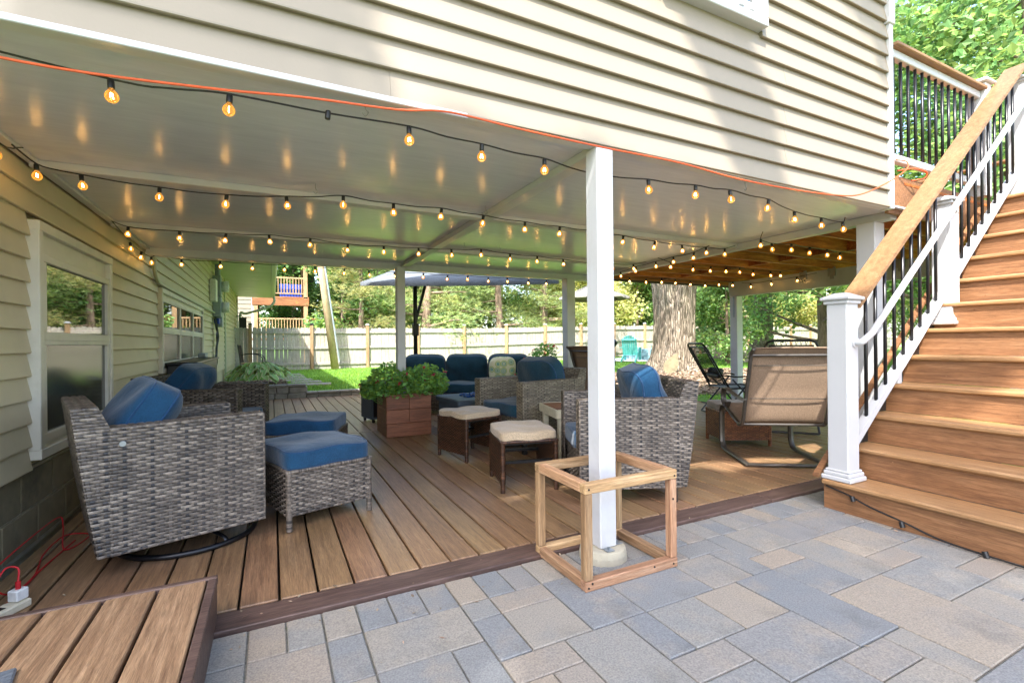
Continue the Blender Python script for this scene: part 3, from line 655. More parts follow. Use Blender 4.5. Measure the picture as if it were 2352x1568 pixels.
spart('fascia_board', SX1-.024, SX1-.003, SY0, SY1-.004, -.01, SZ-.031, 'trim_brown'); spart('fascia_board', SX0, SX1-.025, SY1-.024, SY1-.003, .003, SZ-.031, 'trim_brown')
spart('core', SX0, SX1-.04, SY0, SY1-.04, -.008, SZ-.04, 'black_plastic', 0)
mt = tag(ob('door_mat', MB().box(-.25, .25, -.17, .17, 0, .012, .004), 'fab_mat', None, (-.86, 1.62, SZ+.001), (0, 0, R(12))), 'grey woven mat corner lying on the low step', 'mat')

# ------------------------------------------------------------------ staircase (climbs toward +X)
RUN, RISE, X0S, Z0S = .232, .194, 3.17, .176
YL, YR_ = 1.885, .15
st = thing('staircase', 'brown composite staircase with white railing climbing beside the patio', 'stairs', (X0S, 1.8, -.012))
SO = Vector((X0S, 1.8, -.012))
def stp(name, mb, mat, parent=None, **k):
    o = ob(name, mb, mat, parent or st, **k)
    if parent is None: o.location = Vector(o.location)-SO
    return o
tm = MB().box(0, RUN+.028, -(YL-YR_)/2, (YL-YR_)/2, -.032, 0, .009).mesh('tread'); tm.materials.append(MAT['tread'])
rm = MB().box(0, .02, -(YL-YR_)/2+.004, (YL-YR_)/2-.004, -(RISE-.033), 0, .002).mesh('riser'); rm.materials.append(MAT['riser'])
screw_me = MB().tube([(.001, 0, 0), (-.001, 0, 0)], .0042, 8).mesh('screw'); screw_me.materials.append(MAT['table_top'])
for k in range(12):
    x, z = X0S+RUN*k, Z0S+RISE*k
    for y_ in (1.62, 1.2, .78, .4):
        for dz in (-.06, -.14): stp('screw', screw_me, None, loc=(x+.0255, y_+random.uniform(-.02, .02), z+dz))
    stp('tread', tm, None, loc=(x, (YL+YR_)/2, z)); stp('riser', rm, None, loc=(x+.026, (YL+YR_)/2, z-.0325))
for y in (YL-.03, YR_):
    poly = []
    for k in range(12): poly += [(Z0S+RISE*k-.034-(.15 if k == 0 else RISE)+.0, X0S+RUN*k+.05), (Z0S+RISE*k-.034, X0S+RUN*k+.05)]
    top = X0S+RUN*11.9; poly2 = [(-.01, X0S+.05), (Z0S-.034, X0S+.05), (Z0S+RISE*11-.034, X0S+RUN*11+.05), (Z0S+RISE*11-.034, top), (Z0S+RISE*9, top), (-.01, X0S+.62)]
    stp('stringer', MB().prism(poly2, 1, y, y+.028), 'metal_dark')
ZD = 2.315                       # upper deck floor
def newel(x, y, z0, h, s=.125):
    n = stp('newel_post', MB().box(-s/2, s/2, -s/2, s/2, 0, h, .006), 'vinyl', loc=(x, y, z0))
    ob('base_trim', MB().box(-s/2-.028, s/2+.028, -s/2-.028, s/2+.028, .0008, .03, .006).box(-s/2-.018, s/2+.018, -s/2-.018, s/2+.018, .0305, .055, .005).box(-s/2-.01, s/2+.01, -s/2-.01, s/2+.01, .0555, .07, .004), 'vinyl', n)
    c = MB().box(-s/2-.012, s/2+.012, -s/2-.012, s/2+.012, h-.05, h-.026, .004).box(-s/2-.028, s/2+.028, -s/2-.028, s/2+.028, h-.0255, h-.004, .006)
    q = s/2+.02; c.add([[-q, -q, h-.0045], [q, -q, h-.0045], [q, q, h-.0045], [-q, q, h-.0045], [-.03, -.03, h+.022], [.03, -.03, h+.022], [.03, .03, h+.022], [-.03, .03, h+.022]], [[0, 1, 5, 4], [1, 2, 6, 5], [2, 3, 7, 6], [3, 0, 4, 7], [4, 5, 6, 7]])
    ob('cap', c, 'vinyl', n); return n
SL = RISE/RUN
newel(3.27, 1.80, Z0S+.001, 1.17); newel(4.63, 1.80, Z0S+RISE*5+.03, .96); newel(6.02, 1.80, ZD+.003, 1.07)
def slope_box(name, xa, xb_, za, th, y0, y1, mat, c=.006, slope=None):
    s_ = SL if slope is None else slope; m = MB()
    poly = [(za, xa), (za+(xb_-xa)*s_, xb_), (za+(xb_-xa)*s_+th, xb_), (za+th, xa)]
    mx, mz = (xa+xb_)/2, za+(xb_-xa)*s_/2
    m.prism([(z-mz, x-mx) for z, x in poly], 1, y0-1.8, y1-1.8); return stp(name, m, mat, loc=(mx, 1.8, mz))
zr = 1.225                          # underside of top cap at x=3.34
slope_box('top_cap', 3.335, 5.955, zr+.045, .032, 1.725, 1.875, 'rail_cap')
slope_box('top_rail', 3.335, 5.955, zr, .043, 1.775, 1.825, 'vinyl')
slope_box('bottom_rail', 3.335, 4.565, .345, .055, 1.772, 1.828, 'vinyl'); slope_box('bottom_rail', 4.695, 5.955, .345+1.36*SL, .055, 1.772, 1.828, 'vinyl')
bh = (zr-.39); bal = MB().tube([(0, 0, 0), (0, 0, bh+.02)], .011, 10).mesh('baluster', True); bal.materials.append(MAT['baluster'])
nb = 10
for (a, b) in ((3.335, 4.565), (4.695, 5.955)):
    for i in range(nb):
        x = a+(b-a)*(i+.7)/(nb+.4); stp('baluster', bal, None, loc=(x, 1.8, .345+.045+(x-3.335)*SL))
fy = 1.695
hp = smooth_curve([(3.29, 1.738, 1.055), (3.29, 1.70, 1.055), (3.33, fy, 1.075), (3.40, fy, 1.11)], 5)
hr = np.vstack([hp, [(6.0, fy, 1.11+2.6*SL)]]); stp('hand_rail', MB().tube(hr, .0205, 12).mesh('hand_rail', True), 'vinyl')
stp('rail_flange', MB().tube([(3.29, 1.737, 1.055), (3.29, 1.728, 1.055)], .036, 14), 'vinyl')
for x in (4.55, 5.95): stp('rail_bracket', MB().tube([(x, 1.74, 1.11+(x-3.4)*SL-.07), (x, fy, 1.11+(x-3.4)*SL-.06), (x, fy, 1.11+(x-3.4)*SL-.015)], .009, 8), 'vinyl')
for k in (3,): stp('rail_foot', MB().box(3.9, 3.95, 1.782, 1.818, Z0S+RISE*3+.001, Z0S+RISE*3+.12, .004), 'vinyl')
stp('skirt_board', MB().prism([(.18, 3.16), (.18+.02, 3.16), (2.2+.02, 5.57), (2.2, 5.57)], 1, 1.892, 1.93), 'riser')
# unlit string on the bottom riser
ks = thing('light_string', 'unlit black light string lying along the lowest stair riser', 'string light', (3.18, 1.8, 0))
pts = smooth_curve([(3.185, 1.86, .135), (3.178, 1.72, .11), (3.172, 1.60, .075), (3.17, 1.42, .04), (3.165, 1.25, .004), (3.15, .95, -.002), (3.14, .5, -.002)], 6)-np.array([3.18, 1.8, 0])
ob('cord', MB().tube(pts, .005, 6), 'black_plastic', ks)
for p in ((-.006, -.10, .098), (-.014, -.36, .03), (-.03, -.72, .006)): ob('socket', MB().tube([(p[0], p[1], p[2]+.012), (p[0]-.004, p[1]-.01, p[2]-.016)], .013, 10), 'black_plastic', ks)

# ------------------------------------------------------------------ upper deck: joists, beam, rim, railing
ud = thing('upper_deck', 'raised deck seen from below with red-brown joists, white beam and railing', 'deck', (4.4, 2.0, 2.05))
UO = Vector((4.4, 2.0, 2.05))
def up_(name, mb, mat, parent=None, **k):
    o = ob(name, mb, mat, parent or ud, **k)
    if parent is None: o.location = Vector(o.location)-UO
    return o
jm = MB().box(-1.83, 1.83, -.019, .019, 0, .22, .003).mesh('joist'); jm.materials.append(MAT['joist'])
ysj = [2.32+.405*i for i in range(10)]
for y in ysj: up_('joist', jm, None, loc=(6.26, y, 2.045))
for i, y in enumerate(ysj[:-1]): up_('blocking', MB().box(-.019, .019, -.183, .183, .01, .2), 'joist', loc=(5.75+.03*(i % 2), y+.2025, 2.05))
for i in range(26): up_('floor_board', MB().box(-.0685, .0685, -2.07, 2.07, 0, .025, .003), 'joist', loc=(4.46+.141*i+.03, 4.04, 2.268))
up_('rim_board', MB().box(4.2, 8.12, 1.972, 2.0, 2.03, 2.33, .004), 'riser'); up_('rim_board', MB().box(4.43, 8.12, 6.112, 6.14, 2.03, 2.29, .004), 'trim_brown'); up_('rim_board', MB().box(8.12, 8.15, 1.98, 6.14, 2.03, 2.29, .004), 'joist')
up_('beam', MB().box(6.93, 7.02, 2.0, 5.62, 1.80, 2.04, .005), 'white')
pr_ = up_('post', MB().box(6.905, 7.045, 5.44, 5.58, -.02, 1.798, .006), 'white'); ob('strap', MB().box(6.90, 6.9045, 5.485, 5.515, 1.45, 1.79), 'steel', pr_)
up_('post', MB().box(6.905, 7.045, 2.02, 2.16, -.02, 1.798, .006), 'white')
for y in (2.72, 3.13, 3.53, 3.94, 4.34): up_('hanger', MB().box(6.915, 6.929, y-.05, y+.05, 1.94, 2.06).box(6.918, 6.927, y-.025, y+.025, 1.9, 1.94), 'steel')
yr = 1.945
up_('bottom_rail', MB().box(4.15, 5.60, yr-.025, yr+.025, ZD+.09, ZD+.145, .005), 'vinyl'); up_('top_rail', MB().box(4.15, 5.60, yr-.025, yr+.025, ZD+.87, ZD+.93, .005), 'vinyl')
up_('top_cap', MB().box(4.15, 5.62, yr-.07, yr+.07, ZD+.932, ZD+.962, .006), 'rail_cap')
b2 = MB().tube([(0, 0, 0), (0, 0, .74)], .011, 10).mesh('baluster', True); b2.materials.append(MAT['baluster'])
for i in range(13): up_('baluster', b2, None, loc=(4.22+.108*i, yr, ZD+.14))
np_ = up_('post', MB().box(5.60, 5.72, yr-.06, yr+.06, ZD+.003, ZD+1.0, .005), 'vinyl'); ob('cap', MB().box(5.575, 5.745, yr-.085, yr+.085, ZD+1.0005, ZD+1.03, .008).box(5.6, 5.72, yr-.06, yr+.06, ZD+1.03, ZD+1.045, .008), 'vinyl', np_); 
for o_ in np_.children: o_.location = Vector((0, 0, 0))
# far rail of the upper deck
up_('top_cap', MB().box(4.5, 8.1, 6.02, 6.14, ZD+.9, ZD+.93, .006), 'rail_cap'); up_('bottom_rail', MB().box(4.5, 8.1, 6.05, 6.1, ZD+.08, ZD+.13, .005), 'vinyl')
for i in range(30): up_('baluster', b2, None, loc=(4.6+.118*i, 6.075, ZD+.13))
up_('top_cap', MB().box(8.02, 8.14, 2.0, 6.0, ZD+.9, ZD+.93, .006), 'rail_cap'); up_('bottom_rail', MB().box(8.05, 8.1, 2.0, 6.0, ZD+.08, ZD+.13, .005), 'vinyl')
for i in range(33): up_('baluster', b2, None, loc=(8.075, 2.1+.118*i, ZD+.13))

# bits of leaf litter on the paving and deck
lt = MB(); V, Q, ti = [], [], []
for i in range(150):
    x, y = random.uniform(-.9, 3.3), random.uniform(.4, 3.2)
    if i % 3: y = 2.1+random.gauss(0, .22)
    z_ = .003 if y > 2.1 else -.008
    if x < -.2 and y < 2.25: continue
    if y > 2.1 and x > 3.1: continue
    a_ = random.uniform(0, 6.28); L = random.uniform(.004, .014); w_ = L*random.uniform(.25, .6); k_ = len(V); c_, s2 = math.cos(a_), math.sin(a_)
    for (p, q, h_) in ((-L, 0, 0), (0, -w_, .002), (L, 0, .003), (0, w_, .001)): V.append([x+p*c_-q*s2, y+p*s2+q*c_, z_+h_])
    Q.append([k_, k_+1, k_+2, k_+3]); ti += [random.random()]*4
lt.add(V, Q, None, ti); ob('leaf_litter', lt, 'chips', kind='stuff')

# ------------------------------------------------------------------ string lights, cords
bulb_me = MB().lathe([(.0, -.0555), (.008, -.0545), (.0155, -.0505), (.0215, -.044), (.0252, -.036), (.0262, -.029), (.0252, -.0215), (.0215, -.013), (.0155, -.0055), (.0115, .000), (.0105, .010)], 16).mesh('bulb', True); bulb_me.transform(Matrix.Scale(.78, 4)); bulb_me.materials.append(MAT['bulb'])
fil = MB()
for s_ in (-1, 1): fil.tube([(s_*.004, 0, -.012), (s_*.0075, 0, -.034), (0, 0, -.020)], .0017, 5)
fil_me = fil.mesh('filament'); fil_me.transform(Matrix.Scale(.78, 4)); fil_me.materials.append(MAT['filament'])
sock_me = MB().lathe([(0, .048), (.011, .048), (.0135, .042), (.0135, .012), (.0125, .006), (.0, .006)], 12).mesh('socket', True); sock_me.transform(Matrix.Scale(.78, 4)); sock_me.materials.append(MAT['black_plastic'])
def strand(label, bulbs, ends=None, lit=True, sag=.006):
    bulbs = [Vector(b) for b in bulbs]; o = thing('string_light', label, 'string light', bulbs[0], 0, 'string lights under the ceiling'); O = np.array(bulbs[0])
    pts = []; top = .038
    if ends: pts.append(np.array(ends[0])-O)
    for i, b in enumerate(bulbs):
        p = np.array(b)-O+np.array([0, 0, top]); pts.append(p)
        if i+1 < len(bulbs): q = np.array(bulbs[i+1])-O+np.array([0, 0, top]); pts.append((p+q)/2-np.array([0, 0, sag]))
    if ends: pts.append(np.array(ends[1])-O)
    ob('cord', MB().tube(smooth_curve(pts, 4), .0036, 6), 'black_plastic', o)
    for i, b in enumerate(bulbs):
        tl = (random.uniform(-.16, .16), random.uniform(-.16, .16), random.uniform(0, 3)); off = b-Vector(O)
        ob('socket', sock_me, None, o, off, tl)
        if b.w if len(b) > 3 else True:
            g = ob('bulb', bulb_me, None, o, off, tl); ob('filament', fil_me, None, g)
    return o
z = 1.945
s1 = [(-.48, 2.06), (-.13, 1.99), (.52, 1.98), (.87, 2.03), (1.21, 2.04), (1.56, 2.12), (1.89, 2.05), (2.23, 2.03), (2.48, 1.99), (2.88, 2.03), (3.31, 2.13), (3.69, 2.17), (3.95, 2.16)]
s2 = [(-1.03, 3.16), (-.89, 3.28), (-.57, 3.36), (-.24, 3.35), (.09, 3.26), (.40, 3.10), (.71, 3.11), (1.03, 3.11), (1.35, 3.14), (1.71, 3.18), (2.03, 3.2), (2.37, 3.22), (2.71, 3.26), (3.14, 3.34), (3.5, 3.35), (3.82, 3.35), (4.02, 3.3)]
s3 = [(-.98, 4.6), (-.65, 4.59), (-.33, 4.51), (-.01, 4.46), (.30, 4.45), (.62, 4.55), (.94, 4.53), (1.26, 4.49), (1.57, 4.43), (1.84, 4.33), (2.2, 4.42), (2.52, 4.42), (2.9, 4.5), (3.28, 4.56), (3.58, 4.5), (3.84, 4.43)]
s4 = [(-.86, 6.18), (-.5, 6.16), (-.19, 6.17), (.14, 6.2), (.47, 6.2), (.80, 6.18), (1.10, 6.18), (1.42, 6.2), (1.80, 6.2), (2.13, 6.19), (2.42, 6.18), (2.73, 6.18), (3.03, 6.18), (3.38, 6.19), (3.68, 6.18)]
s4b = [(4.62, 5.42), (4.93, 5.42), (5.12, 5.30), (5.4, 5.31), (5.75, 5.35), (6.08, 5.36), (6.2, 5.2), (6.46, 5.16)]
s3b = [(4.14, 4.14), (4.56, 4.2), (4.86, 4.2), (5.05, 4.13), (5.3, 4.13), (5.65, 4.2), (5.93, 4.15), (6.1, 4.13)]
sb = [(3.92, 3.6), (3.91, 3.87), (3.97, 4.2), (4.02, 4.6), (4.14, 5.03)]
sj = [(3.98, 2.88), (4.21, 2.93), (4.42, 2.88), (4.75, 2.91), (5.04, 2.91), (5.33, 2.95)]
swl = [(-1.08, 2.90)]; sw2 = [(-1.09, 5.2), (-1.10, 5.62), (-1.08, 5.95)]
ss = [(6.80, 5.1), (6.80, 4.75), (6.8, 4.35)]
def zz(l, z0=z, dip=.0): return [(x, y, z0+random.uniform(-.006, .006)) for x, y in l]
bl = zz(s1)
o1 = strand('lit string of amber globe bulbs behind the cream siding edge', bl, ((-1.1, 2.1, 2.05), (4.05, 2.2, 2.03)))
ob('socket', sock_me, None, o1, Vector((.20, 1.985, 1.945))-o1.location, (.1, .1, 0))
strand('lit string of amber globe bulbs along the first ceiling batten from the post', zz(s2), ((-1.1, 3.1, 2.04), (4.3, 3.4, 2.05)))
strand('lit string of amber globe bulbs along the second ceiling batten', zz(s3), ((-1.1, 4.7, 2.04), (4.1, 4.5, 2.04)))
strand('lit string of amber globe bulbs hung outside the ceiling end beam', zz(s4, 1.955), ((-1.1, 6.2, 2.03), (3.85, 6.2, 2.03)))
strand('lit string of amber globe bulbs at the far rim of the raised deck', zz(s4b), ((4.4, 5.4, 2.03), (6.9, 5.2, 2.03)))
strand('lit string of amber globe bulbs crossing the middle joists', zz(s3b), ((4.0, 4.2, 2.03), (6.5, 4.1, 2.04)))
strand('lit string of amber globe bulbs following the white beam beside the joists', zz(sb), ((3.92, 3.4, 2.02), (4.4, 5.4, 2.03)))
strand('lit string of amber globe bulbs crossing the joists behind the corner post', zz(sj), ((3.9, 2.8, 2.03), (5.7, 3.0, 2.04)))
strand('single lit amber globe bulb at the wall corner of the ceiling', zz(swl), ((-1.1, 2.2, 2.04), (-1.06, 3.1, 2.03)))
strand('three lit amber globe bulbs along the wall above the house windows', zz(sw2, 1.93), ((-1.1, 4.7, 2.04), (-1.05, 6.1, 2.03)))
strand('lit amber globe bulbs along the white side beam of the raised deck', zz(ss, 1.93), ((6.85, 5.3, 2.0), (6.85, 4.1, 2.0)))
# hooks
for i, (x, y) in enumerate([(.35, 2.02), (2.65, 2.02), (.25, 3.2), (1.4, 3.2), (2.35, 3.27), (1.72, 4.47), (2.1, 4.45), (4.15, 3.42)]):
    c = smooth_curve([(0, 0, .0), (0, 0, -.03), (.012, 0, -.045), (.0, 0, -.062), (-.012, 0, -.05)], 4)
    tag(ob('cup_hook', MB().tube(c, .002, 6), 'steel', None, (x, y, 2.069)), 'small wire hook in the ceiling holding a light string', 'hook', 'ceiling hooks')
# orange extension cord along the siding edge
oc = smooth_curve([(-1.3, 1.99, 1.99), (-.68, 1.97, 1.945), (-.2, 1.95, 1.965), (.12, 1.915, 1.985), (.45, 1.905, 2.005), (.66, 1.885, 2.03), (1.0, 1.88, 2.02), (1.45, 1.885, 2.02), (1.95, 1.885, 2.025), (2.4, 1.885, 2.005), (2.9, 1.885, 2.01), (3.35, 1.88, 2.03), (3.6, 1.86, 2.06), (3.85, 1.82, 2.16), (4.07, 1.80, 2.28), (4.15, 1.83, 2.36), (4.15, 1.9, 2.40)], 6)
tag(ob('extension_cord', MB().tube(oc-np.array([0, 1.9, 2.0]), .0046, 8), 'orange', None, (0, 1.9, 2.0)), 'orange extension cord running under the edge of the cream siding', 'cord')
ol = smooth_curve([(4.30, 1.96, 2.36), (4.42, 1.90, 2.375), (4.55, 1.88, 2.36), (4.56, 1.90, 2.32), (4.50, 1.955, 2.31)], 6)
tag(ob('extension_cord', MB().tube(ol-np.array([4.4, 1.93, 2.35]), .006, 8), 'orange', None, (4.4, 1.93, 2.35)), 'short loop of orange cord on the brown rim board under the railing', 'cord')
# red cable, charger, power strip
ps = thing('power_strip', 'cream power strip lying on the deck by the block foundation', 'power strip', (-.98, 2.62, 0), R(60))
ob('body', MB().box(-.22, .10, -.032, .032, .0, .034, .006), 'cream_plastic', ps)
for i in range(4): ob('outlet', MB().box(-.19+.06*i, -.165+.06*i, -.014, .014, .0342, .0352), 'black_plastic', ps)
ch = thing('wall_charger', 'small white charger plugged into the power strip', 'charger', (-.945, 2.685, .036), R(60))
ob('body', MB().box(-.024, .024, -.022, .022, 0, .045, .004), 'white_plastic', ch)
ob('plug', MB().tube([(0, 0, .045), (0, 0, .075)], .009, 10), 'red', ch)
rc = smooth_curve([(-.945, 2.685, .11), (-.95, 2.70, .16), (-.99, 2.70, .165), (-1.01, 2.68, .10), (-.99, 2.75, .04), (-1.0, 3.0, .012), (-1.06, 3.3, .012), (-1.05, 3.55, .012), (-.93, 3.5, .01), (-.98, 3.3, .012), (-1.06, 3.55, .06), (-1.10, 3.62, .10), (-1.09, 3.2, .12), (-1.09, 2.8, .10), (-1.08, 2.62, .03), (-1.0, 2.72, .01), (-1.0, 3.1, .008), (-.98, 3.45, .008)], 6)
tag(ob('charging_cable', MB().tube(rc-np.array([-1, 3, 0]), .0035, 6), 'red', None, (-1, 3, 0)), 'red braided cable looping along the block foundation', 'cable')

# ------------------------------------------------------------------ wicker
def weave(mb, p00, p10, p11, p01, row=.0150, stake=.035, amp=.0040):
    p00, p10, p11, p01 = [np.array(p, float) for p in (p00, p10, p11, p01)]
    U = (np.linalg.norm(p10-p00)+np.linalg.norm(p11-p01))/2; Vv = (np.linalg.norm(p01-p00)+np.linalg.norm(p11-p10))/2
    nu = max(2, round(U/stake)); nv = max(2, round(Vv/row)); n = np.cross(p10-p00, p01-p00); n /= np.linalg.norm(n)
    def P(u, v): u = u[..., None]; v = v[..., None]; return p00*(1-u)*(1-v)+p10*u*(1-v)+p11*u*v+p01*(1-u)*v
    S = nu*4+1; u = np.linspace(0, 1, S); j = np.arange(nv)
    h = amp*np.cos(np.pi*(u[None, :]*nu-.5)+np.pi*j[:, None])
    h = np.clip(h*1.6, -amp, amp)
    vc = (j+.5)/nv; hw = .43/nv; rows = []
    for k, (o, hh) in enumerate(((-1, -.0018), (0, .0006), (1, -.0018))):
        vv = np.broadcast_to((vc+o*hw)[:, None], h.shape); uu = np.broadcast_to(u[None, :], h.shape); rows.append(P(uu, vv)+n*(h+hh)[..., None])
    A = np.stack(rows, 2); V = A.reshape(-1, 3); idx = np.arange(nv*S*3).reshape(nv, S, 3)
    q = np.stack([idx[:, :-1, :-1], idx[:, 1:, :-1], idx[:, 1:, 1:], idx[:, :-1, 1:]], -1).reshape(-1, 4)
    seg = np.repeat(rng.random((nv, S//10+2)), 10, axis=1)[:, :S]; ti = np.clip(.25+.6*seg+.15*rng.random((nv, 1)), 0, 1)
    mb.add(V, q, None, np.repeat(ti[..., None], 3, 2).ravel())
    S2 = nv*2+1; v = np.linspace(0, 1, S2); k = np.arange(nu)
    h2 = -amp*np.cos(np.pi*(v[None, :]*nv-.5)+np.pi*k[:, None]); uc = (k+.5)/nu; hw2 = .2/nu
    cols_ = []
    for o in (-1, 1):
        uu = np.broadcast_to((uc+o*hw2)[:, None], h2.shape); vv = np.broadcast_to(v[None, :], h2.shape); cols_.append(P(uu, vv)+n*h2[..., None])
    A = np.stack(cols_, 2); idx = np.arange(nu*S2*2).reshape(nu, S2, 2)
    q = np.stack([idx[:, :-1, 0], idx[:, :-1, 1], idx[:, 1:, 1], idx[:, 1:, 0]], -1).reshape(-1, 4)
    mb.add(A.reshape(-1, 3), q, None, np.repeat(np.clip(rng.normal(.22, .15, nu), 0, 1), S2*2))
    d = n*.0065
    return [p00-d, p10-d, p11-d, p01-d]
def wpanel(name, quads, mat, parent, **k):
    m = MB(); core = MB()
    for q in quads:
        c = weave(m, *q, **k); core.add(c, [[0, 1, 2, 3]])
    o = ob(name, m.mesh(name, True), mat, parent, kind=None); ob('core', core, 'w_back', o); return o
def wrap_tube(mb, P, r, tint=None):
    """strand-wrapped leg or edge: ribbed tube"""
    P = np.array(P, float); L = np.linalg.norm(P[-1]-P[0]); n = max(4, int(L/.0065)); t = np.linspace(0, 1, n)
    pts = P[0]+(P[-1]-P[0])*t[:, None]; mb.tube(pts, r*(1+.05*(np.arange(n) % 2)), 8, tint=np.repeat(np.clip(rng.normal(.5, .25, n), 0, 1), 8).tolist()+[.5, .5])

def cushion_mesh(w, d, t, p=7, crown=.18, n=14, wob=.004, seed=0):
    """soft box cushion centred on the origin (w along y, d along x)"""
    r_ = np.random.default_rng(seed); g = np.linspace(-1, 1, n+1); V = []; Q = []; key = {}
    def vid(a, b, c):
        k = (round(a, 4), round(b, 4), round(c, 4))
        if k not in key: key[k] = len(V); V.append([a, b, c])
        return key[k]
    for ax in range(3):
        for s_ in (-1, 1):
            for i in range(n):
                for j in range(n):
                    f = []
                    for (a, b) in ((g[i], g[j]), (g[i+1], g[j]), (g[i+1], g[j+1]), (g[i], g[j+1])):
                        c = [0, 0, 0]; c[ax] = s_; c[(ax+1) % 3] = a; c[(ax+2) % 3] = b; f.append(vid(*c))
                    Q.append(f if s_ > 0 else f[::-1])
    V = np.array(V); nr = (np.abs(V)**p).sum(1)**(1/p); V = V/nr[:, None]
    V[:, 2] *= 1+crown*np.clip(1-V[:, 0]**2, 0, 1)*np.clip(1-V[:, 1]**2, 0, 1)
    f1, f2, f3 = r_.uniform(3, 6, 3); ph = r_.uniform(0, 6, 3)
    wz = wob*(np.sin(V[:, 0]*f1+ph[0])+np.sin(V[:, 1]*f2+ph[1])+np.sin((V[:, 0]+V[:, 1])*f3+ph[2]))
    V = V*np.array([d/2, w/2, t/2]); V[:, 2] += wz
    m = MB(); m.add(V, Q); return m.mesh('cushion', True)
def piping(w, d, t, zf=.8, rr=.0045, rnd=7, parent=None, mat='pip', wob=.004, seed=0):
    """welt cord following the cushion surface at +-zf of its half thickness (rnd = superellipse power of the cushion)"""
    p = rnd; r_ = np.random.default_rng(seed); f1, f2, f3 = r_.uniform(3, 6, 3); ph = r_.uniform(0, 6, 3); k = (1-zf**p)**(1/p)
    th = np.linspace(0, 2*np.pi, 72, endpoint=False); c, s_ = np.cos(th), np.sin(th); q = (np.abs(c)**p+np.abs(s_)**p)**(1/p)
    X, Y = c/q*k, s_/q*k; wz = wob*(np.sin(X*f1+ph[0])+np.sin(Y*f2+ph[1])+np.sin((X+Y)*f3+ph[2]))
    for g in (-1, 1): ob('piping', MB().tube(np.stack([X*d/2, Y*w/2, g*zf*t/2+wz], 1), rr, 6, closed=True).mesh('piping', True), mat, parent)

